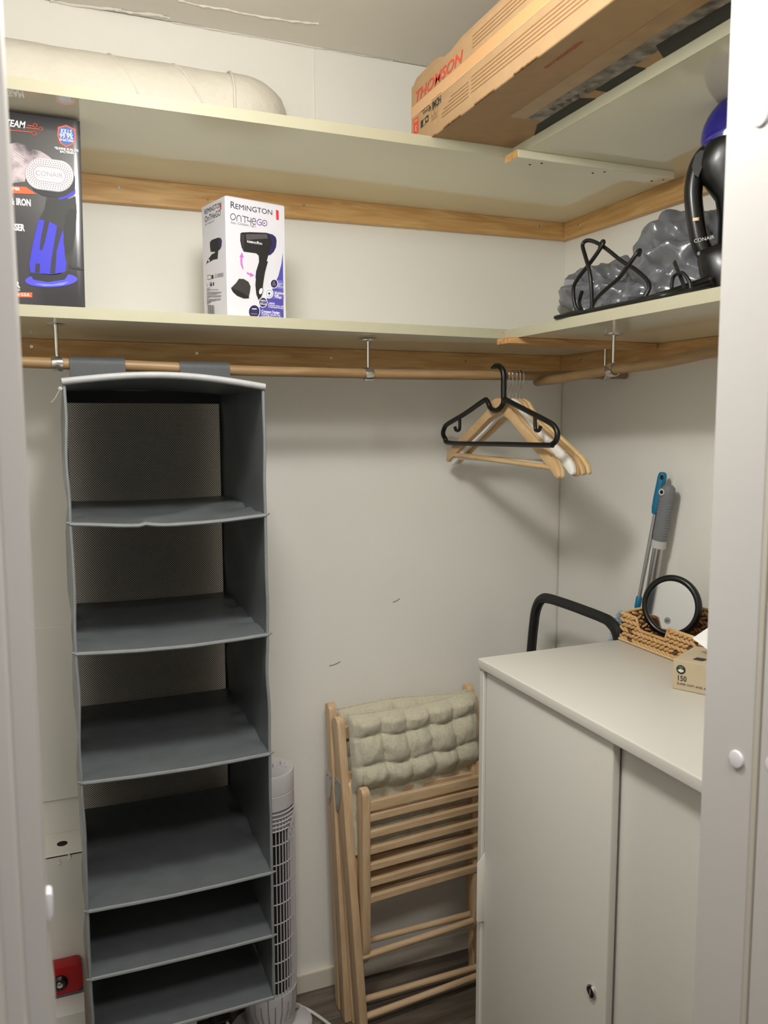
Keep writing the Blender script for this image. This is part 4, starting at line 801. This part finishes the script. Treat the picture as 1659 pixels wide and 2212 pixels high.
# ------------------------------------------------------------------ broom, duster, step ladder
def along(a, b, t): return Vector(a) + (Vector(b) - Vector(a)) * t
r = thing('mop', (-.07, -.25, 0), 'mop with a ribbed grey grip and aluminium pole leaning on the right wall', 'mop')
a = Vector((-.036, -.4905, 1.386)); b = Vector((-.055, -.250, .012)); dr = (b - a).normalized()
m = MB(); prof = [(.0001, 0), (.010, .0015), (.0155, .008), (.0172, .020), (.0172, .035)] + [(.0172 - (.0011 if i % 2 else 0), .040 + i * .0033) for i in range(28)] + [(.0165, .136)]
m.lathe(prof, a, 22, dr, sx=1.0, sy=.8, xdir=(.55, -.83, 0)); m.build('grip', GREYG, r, smooth=30)
m = MB(); vd = Vector((-.72, -.69, 0)); hc = a + dr * .017 - Vector((.008, -.010, 0)) + vd * .0122; m.lathe([(.0036, .002), (.0062, .0022), (.0066, .0005), (.0060, -.004)], hc, 20, vd, sy=1.25); m.lathe([(.0001, .0026), (.0037, .0024)], hc, 16, vd, mi=1, sy=1.25); m.build('hanging_hole', [mat('pale_grey_plastic', (196, 196, 196), .5), BLACKD], r, smooth=40)
m = MB(); m.lathe([(.0168, .134), (.0168, .152), (.0150, .1525)], a, 22, dr, sy=.85, xdir=(.55, -.83, 0)); m.build('collar', mat('pale_grey_plastic', (196, 196, 196)), r, smooth=40)
m = MB(); m.tube([a + dr * .15, b], .0125, 18); m.build('pole', ALU, r, smooth=60)
m = MB(); m.box(-.078, -.012, -.40, -.10, 0, .014); m.build('mop_head', GREYG, r, bevel=.004)
r = thing('duster', (-.10, -.43, 1.0), 'long duster with a teal grip and fluffy pale blue head beside the mop', 'duster')
a = Vector((-.031, -.463, 1.4135)); b = Vector((-.072, -.4325, 1.06)); dr = (b - a).normalized()
m = MB(); m.lathe([(.0001, 0), (.006, .001), (.0088, .006), (.0096, .014), (.0096, .03), (.0102, .06), (.0098, .085), (.0078, .098), (.006, .1)], a, 20, dr, sx=1.08, xdir=(.55, -.83, 0)); g_ = m.build('grip', TEAL, r, smooth=40)
m = MB(); m.lathe([(.0001, .0004), (.0036, .0004), (.0036, -.002)], a + dr * .012 + Vector((-.72, -.69, 0)) * .0096, 14, (-.72, -.69, .1), sy=1.6); m.build('hanging_hole', BLACKD, r)
m = MB(); m.tube([a + dr * .098, b], .0048, 12); m.build('pole', ALU, r, smooth=60)
m = MB(); m.lathe([(.0054, .300), (.0074, .303), (.0074, .325), (.006, .33)], a, 14, dr); m.build('collar', TEAL, r, smooth=40)
m = MB(); core = [b, b + Vector((-.03, -.004, .012)), (-.118, -.445, 1.062), (-.140, -.458, 1.03), (-.150, -.462, .98), (-.15, -.455, .90)]
cp = smooth_path(core, 5); m.tube(cp, .006, 8)
rnd = random.Random(3)
for i in range(900):
    p = Vector(cp[rnd.randrange(4, len(cp))]); d = Vector((rnd.gauss(0, 1), rnd.gauss(0, 1), rnd.gauss(0, 1))).normalized(); l_ = rnd.uniform(.018, .034); s_ = d.cross(Vector((rnd.random(), rnd.random(), rnd.random()))).normalized() * .0011
    q1 = p + d * l_ * .55; q2 = p + d * l_ + Vector((0, 0, -.006)) + Vector((rnd.gauss(0, .003), rnd.gauss(0, .003), 0))
    m.add([p - s_, p + s_, q1 + s_ * .9, q1 - s_ * .9, q2], [(0, 1, 2, 3), (3, 2, 4)])
fl_ = m.build('fluffy_head', FLUFF, r); fl_['kind'] = 'stuff'
r = thing('step_ladder', (-.17, -.32, 0), 'black tubular step ladder standing between the cabinet and the back wall', 'ladder')
LX = -.15
lp = smooth_path([(LX - .06, -.0935, 0.0), (LX - .02, -.098, .6), (LX, -.1032, .908), (LX, -.112, .975), (LX, -.1224, 1.022), (LX, -.146, 1.055), (LX, -.1815, 1.0655), (LX, -.26, 1.068), (LX, -.3346, 1.068), (LX, -.41, 1.0668), (LX, -.4399, 1.0628), (LX, -.466, 1.045), (LX, -.478, 1.008), (LX - .002, -.488, .95), (LX - .02, -.50, .6), (LX - .06, -.505, 0.0)], 6)
m = MB(); m.tube(lp, .0136, 8, up=(1, 0, 0), flat=.95); m.build('handle_frame', GREYB, r, smooth=30)
for s_ in (0, 1):
    y = (-.118, -.482)[s_]; m = MB(); m.beam((LX + .03, y, .80), (-.10, y, .0), (0, 1, 0), .022, .022); m.build('rear_leg', GREYB, r, bevel=.003)
for z in (.24, .47, .70):
    x = LX - .06 * (1 - z / .9); m = MB(); m.box(x - .06, x + .02, -.485, -.112, z, z + .022); m.build('step', GREYB, r, bevel=.004)
# ------------------------------------------------------------------ folding chairs
def chair(base, ang, lean, H, width, label, seatdy, wz=0.0):
    """base: floor point of the left post; lean: how far the top tips back"""
    a = Vector((math.cos(ang), math.sin(ang), 0)); n = Vector((-math.sin(ang), math.cos(ang), 0)); O = Vector(base)
    r = thing('folding_chair', O + a * width / 2, label, 'chair', 'folded beech chairs against the back wall')
    def Pt(s, z, d): return O + a * (s + lean[0] * z / H) + n * (lean[1] * z / H + d) + Vector((0, 0, z))
    for s in (0, width):
        m = MB(); p0, p1 = Pt(s, 0, 0), Pt(s, H, 0); t = (p1 - p0).normalized(); dd = t.cross(a).normalized()
        L = (p1 - p0).length; hw = .0185; arc = [(hw * math.cos(q), L - hw + hw * math.sin(q)) for q in [PI * i / 8 for i in range(9)]]
        m.prism([(-hw, 0), (hw, 0)] + arc, p0 - a * .011, dd, t, a * .022); m.build('post', CHAIRW, r, bevel=.003, smooth=40)
        m = MB(); m.beam(Pt(s - .0, .0, .046), Pt(s, .63, .030), a, .020, .030); m.build('rear_leg', CHAIRW, r, bevel=.003)
        sx = .025 if s == 0 else -.025
        m = MB(); q0 = O + a * (s + sx + lean[0] * .2) + n * (seatdy[1]) + Vector((0, 0, .16)); q1 = O + a * (s + sx + lean[0] * .75) + n * (seatdy[0]) + Vector((0, 0, .6365 + wz))
        t = (q1 - q0).normalized(); dd = t.cross(a).normalized(); L = (q1 - q0).length; hw = .017
        m.prism([(-hw * .6, .02), (0, 0), (hw * .6, .02), (hw, .07)] + [(hw * math.cos(q), L - hw + hw * math.sin(q)) for q in [PI * i / 8 for i in range(9)]] + [(-hw, .07)], q0 - a * .011, dd, t, a * .022); m.build('seat_rail', CHAIRW, r, bevel=.003, smooth=40)
        sd = -1 if s == 0 else 1
        m = MB(); c_ = Pt(s, .60, .012) + a * sd * .0112; m.prism([(-.022, .035), (.016, .038), (.018, .0), (.008, -.045), (-.004, -.045), (-.022, .008)], c_, n, (0, 0, 1), a * sd * .0018)
        hp_ = m.build('hinge_plate', STEEL, r, bevel=.0005)
        for (q, z) in ((-.014, .026), (.010, .024), (.003, -.036)):
            m = MB(); m.lathe([(.0001, .0018), (.0022, .0014), (.003, 0)], c_ + n * q + Vector((0, 0, z)) + a * sd * .0018, 10, a * sd); m.build('rivet', CHROME, hp_, smooth=50)
    for i, z in enumerate((.601, .566, .5215, .478, .434, .391, .347)):
        f = (z - .16) / (.4765 + wz); hgt = .026 if i == 0 else .0185
        d = seatdy[1] + (seatdy[0] - seatdy[1]) * f - .006
        m = MB(); p = O + a * (.034 + lean[0] * z / H) + n * d + Vector((0, 0, z + wz - hgt / 2)); m.beam(p, p + a * (width - .068), (0, 0, 1), hgt, .013); m.build('seat_slat', CHAIRX, r, bevel=.002)
    for z, d in ((.185, .0), (.035, .0)):
        m = MB(); m.tube([Pt(.005, z, d), Pt(width - .005, z, d)], .0085, 12); m.build('rung', CHAIRX, r, smooth=50)
    for z in (H - .045, H - .16):
        m = MB(); m.beam(Pt(.008, z, .004), Pt(width - .008, z, .004), (0, 0, 1), .034, .013); m.build('back_rail', CHAIRX, r, bevel=.003)
    return r, Pt, a, n
ch2, P2, a2, n2 = chair((-.7065, -.1400, 0), math.radians(.5), (-.008, .085), .816, .397, 'rear folded beech chair touching the back wall, mostly hidden by the front one', (.012, -.01))
ch1, P1, a1, n1 = chair((-.6865, -.2000, 0), math.radians(5.0), (-.016, .100), .795, .396, 'front folded beech chair with slatted seat beside the cabinet', (.012, .030), .002)
def cushion(Pt, a, n, width, z0, z1, d0, label, seed, th=.045):
    r_ = None
    nu, nv = 84, 78; cols = 5.4; rws = (z1 - z0) / .068
    c = Pt(width / 2, z0, 0)
    def q(u, v):
        fu = abs(math.sin(PI * (u * cols + .75 + .08 * math.sin(v * 9)))); fv = abs(math.sin(PI * ((1 - v) * rws - .72 - .25 * (1 - v) + .05 * math.sin(u * 17 + seed))))
        e = min(1, min(u, 1 - u) / .05) ** .5 * min(1, min(v, 1 - v) / .05) ** .5
        return ((.42 * fu ** .45 + .58 * fv ** .40) * .62 + .38 * (fu * fv) ** .5) * e, e
    def f(u, v, side):
        k, e = q(u, v); wr = .0035 * noise.noise((u * 9, v * 9, seed)) * e + .003 * noise.noise((u * 24, v * 16, seed + 4)) * e
        p = Pt(.012 + (width - .024) * u, z0 + (z1 - z0) * v + .006 * noise.noise((u * 5, seed, 1)) * (v - .3) - .007 * math.sin(PI * u * 2.2 + seed) * v * .6, 0)
        zz = z0 + (z1 - z0) * v; h_ = min(1, max(0, (zz - .585) / .075)); h_ = h_ * h_ * (3 - 2 * h_); full = d0 - side * (th * (.22 * e + .55 * k) + wr)
        low = -.012 - (.006 + .014 * k) * (side > 0) + (.006 if side <= 0 else 0)
        return p + n * (low + (full - low) * h_)
    m = MB(); m.slab(lambda u, v: f(u, v, -.45), nu, nv, lambda u, v: f(u, v, 1) - f(u, v, -.45))
    o = m.build('seat_cushion', LINEN, None, smooth=70)
    org = c; me = o.data
    for v in me.vertices: v.co -= org
    o.location = org
    tag(o, label, 'cushion', 'quilted linen cushions on the folded chairs')
    m = MB(); 
    m.tube([Vector(f(0.0 + i / 40, 1, 0)) for i in range(41)], .0022, 6); sm = m.build('piping', LINEN, o, smooth=60)
    return o
cushion(P2, a2, n2, .397, .44, .806, -.016, 'linen cushion behind, only its top edge showing above the front cushion', 2.0, .034)
cushion(P1, a1, n1, .396, .45, .803, -.034, 'quilted linen cushion on the front chair, facing the camera', 5.0, .050)
# ------------------------------------------------------------------ tower fan
FC = Vector((-.8960, -.098, 0)); FR = .0675; FT = .690
r = thing('tower_fan', FC, 'white tower fan standing behind the organiser near the folded chairs', 'fan')
m = MB(); m.lathe([(.0001, 0), (.105, 0), (.107, .004), (.10, .013), (.06, .022), (.052, .03), (.0001, .03)], FC, 40, sy=.78); m.build('base', FANW, r, smooth=40)
g0, g1 = .125, .605
fdir = math.radians(-93)
def fp(ang, rr, z): return FC + Vector((math.cos(fdir + ang) * rr, math.sin(fdir + ang) * rr, z))
m = MB(); m.lathe([(.060, .028), (FR * .93, .05), (FR, .09), (FR, g0)], FC, 48); m.build('lower_housing', FANW, r, smooth=40)
m = MB(); half = math.radians(68)
n_ = 40; a0, a1_ = half, 2 * PI - half
m.slab(lambda u, v: fp(a0 + (a1_ - a0) * u, FR, g0 + (g1 - g0) * v), n_, 2, lambda u, v: Vector((-(math.cos(fdir + a0 + (a1_ - a0) * u)), -(math.sin(fdir + a0 + (a1_ - a0) * u)), 0)) * .004); m.build('rear_housing', FANW, r, smooth=40)
m = MB(); m.lathe([(FR * .80, g0), (FR * .80, g1)], FC, 32); m.build('blower_drum', mat('fan_inner', (18, 17, 19), .7), r, smooth=60)
m = MB(); m.lathe([(FR, g1), (FR, .640), (FR * 1.0, .6402), (FR * .985, .6412), (FR * .985, .6425), (FR, .6435), (FR, FT - .006), (FR * .97, FT - .001), (FR * .93, FT), (FR * .90, FT - .0012), (.0001, FT - .0012)], FC, 56); m.build('top_cap', FANW, r, smooth=35)
for i in range(17):
    an = math.radians(-64 + 8 * i); c_ = fp(an, FR - .003, 0); t = Vector((-math.sin(fdir + an), math.cos(fdir + an), 0))
    m = MB(); m.beam(c_ + Vector((0, 0, g0)), c_ + Vector((0, 0, g1 - .02)), t, .0021, .0034); m.build('grille_bar', FANW, r)
for i in range(10):
    z = .165 + i * .0505 - (.0 if i < 9 else .0)
    if z > .535: continue
    m = MB(); m.tube([fp(math.radians(-66 + 132 * k / 24), FR - .0035, z) for k in range(25)], .0016, 6); m.build('grille_ring', FANW, r, smooth=50)
for i in range(5):
    z = .597 - .0105 * i; hw = 66 - 6.5 * i; m = MB(); m.tube([fp(math.radians(-hw), FR - .001, z - .03)] + [fp(math.radians(-hw + 2 * hw * k / 24), FR - .0005, z) for k in range(25)] + [fp(math.radians(hw), FR - .001, z - .03)], .0019, 6); m.build('grille_arch', FANW, r, smooth=50)
m = MB(); m.slab(lambda u, v: fp(math.radians(-66 + 132 * u), FR - .006, .545 + .06 * v), 24, 1, (0, 0, .0)) if False else None
m = MB(); m.slab(lambda u, v: fp(math.radians(-66 + 132 * u), FR - .0058, .553 + .052 * v), 24, 2, lambda u, v: Vector((math.cos(fdir + math.radians(-66 + 132 * u)), math.sin(fdir + math.radians(-66 + 132 * u)), 0)) * -.002); m.build('upper_grille_plate', mat('fan_grey_plate', (172, 168, 174), .5), r, smooth=50)
for i in range(9):
    an = math.radians(-60 + 15 * i); m = MB(); m.tube([fp(an, FR + .0004, .105 + (.02 if i % 2 else .0)), fp(an * .95, FR * 1.002, .08), fp(an * .8, FR * .95, .055)], .0016, 5); m.build('lower_rib', mat('fan_rib', (150, 146, 152), .5), r, smooth=50)
for (dx, dy) in ((.022, -.002), (.043, .006), (-.002, -.008)):
    m = MB(); m.lathe([(.0066, 0), (.0064, .008), (.0052, .0092), (.0001, .0092)], FC + Vector((dx, dy, FT - .0012)), 18); m.build('button', FANW, r, smooth=35)
A = Art(FC + Vector((0, 0, FT - .0012)), (1, 0, 0), (0, 1, 0), (0, 0, 1)); A.line([(.040, -.012), (.047, -.013), (.049, -.018)], .0008, (130, 126, 134), 1); A.line([(.022, -.016), (.025, -.017)], .0010, (130, 126, 134), 1); A.line([(-.004, .028), (0, .022), (.004, .025)], .0008, (130, 126, 134), 1); A.build('button_symbols', r)
m = MB(); m.tube(smooth_path([(-.84, -.12, .055), (-.815, -.075, .018), (-.79, -.085, .006), (-.765, -.13, .0045), (-.745, -.18, .0045), (-.735, -.23, .0045), (-.74, -.30, .0045), (-.76, -.36, .0045)], 8), .0042, 8); m.build('power_cord', CORDW, r, smooth=60)
# ------------------------------------------------------------------ low left: red case and white carton; adapter under the organiser
r = thing('red_case', (-1.40, -.20, .0), 'red plastic case with a dark round knob, low in the gap left of the organiser', 'case')
m = MB(); z0 = .245
pts = []
w2, h2, rc = .06, .034, .014
for cx2, cy2, s0 in ((w2 - rc, h2 - rc, 0), (-w2 + rc, h2 - rc, PI / 2), (-w2 + rc, -h2 + rc, PI), (w2 - rc, -h2 + rc, 1.5 * PI)):
    for i in range(6): pts.append((cx2 + rc * math.cos(s0 + PI / 2 * i / 5), cy2 + rc * math.sin(s0 + PI / 2 * i / 5)))
RC = Vector((-1.394, -.14, .289))
m.prism(pts, RC, (1, 0, 0), (0, 0, 1), (0, .033, 0)); m.build('shell', REDP, r, bevel=.003, smooth=40)
m = MB(); kc = RC + Vector((.012, -.0, -.003)); m.lathe([(.017, 0), (.017, .004), (.012, .009), (.0105, .009)], kc, 24, (0, -1, 0)); m.lathe([(.0001, .012), (.006, .011), (.0085, .007), (.0085, .0)], kc, 20, (0, -1, 0), mi=1); m.build('knob', [BLACKG, CHROME], r, smooth=40)
m = MB(); m.box(-1.454, -1.3345, -.138, -.108, .232, .255); m.build('grey_band', mat('grey_band', (126, 120, 124), .5), r)
m = MB(); m.box(-1.453, -1.336, -.136, -.109, 0, .232); m.build('lower_shell', REDP, r, bevel=.002)
m = MB(); m.box(-1.47, -1.3325, -.205, -.142, 0, .252); tag(m.build('small_carton', WHITEP, None, bevel=.0015), 'plain white carton on the floor at the lower left, in front of the red case', 'carton')
r = thing('power_adapter', (-1.0, -.16, 0), 'black power adapter block under the organiser beside the fan', 'adapter')
m = MB(); m.box(-1.045, -1.008, -.175, -.06, 0, .115); m.build('block', BLACKP, r, bevel=.004)
m = MB(); m.tube(smooth_path([(-1.020, -.178, .11), (-1.013, -.20, .10), (-1.014, -.21, .06), (-1.022, -.215, .015), (-1.04, -.24, .004)], 6), .0036, 8); m.build('cable', CORDW, r, smooth=60)
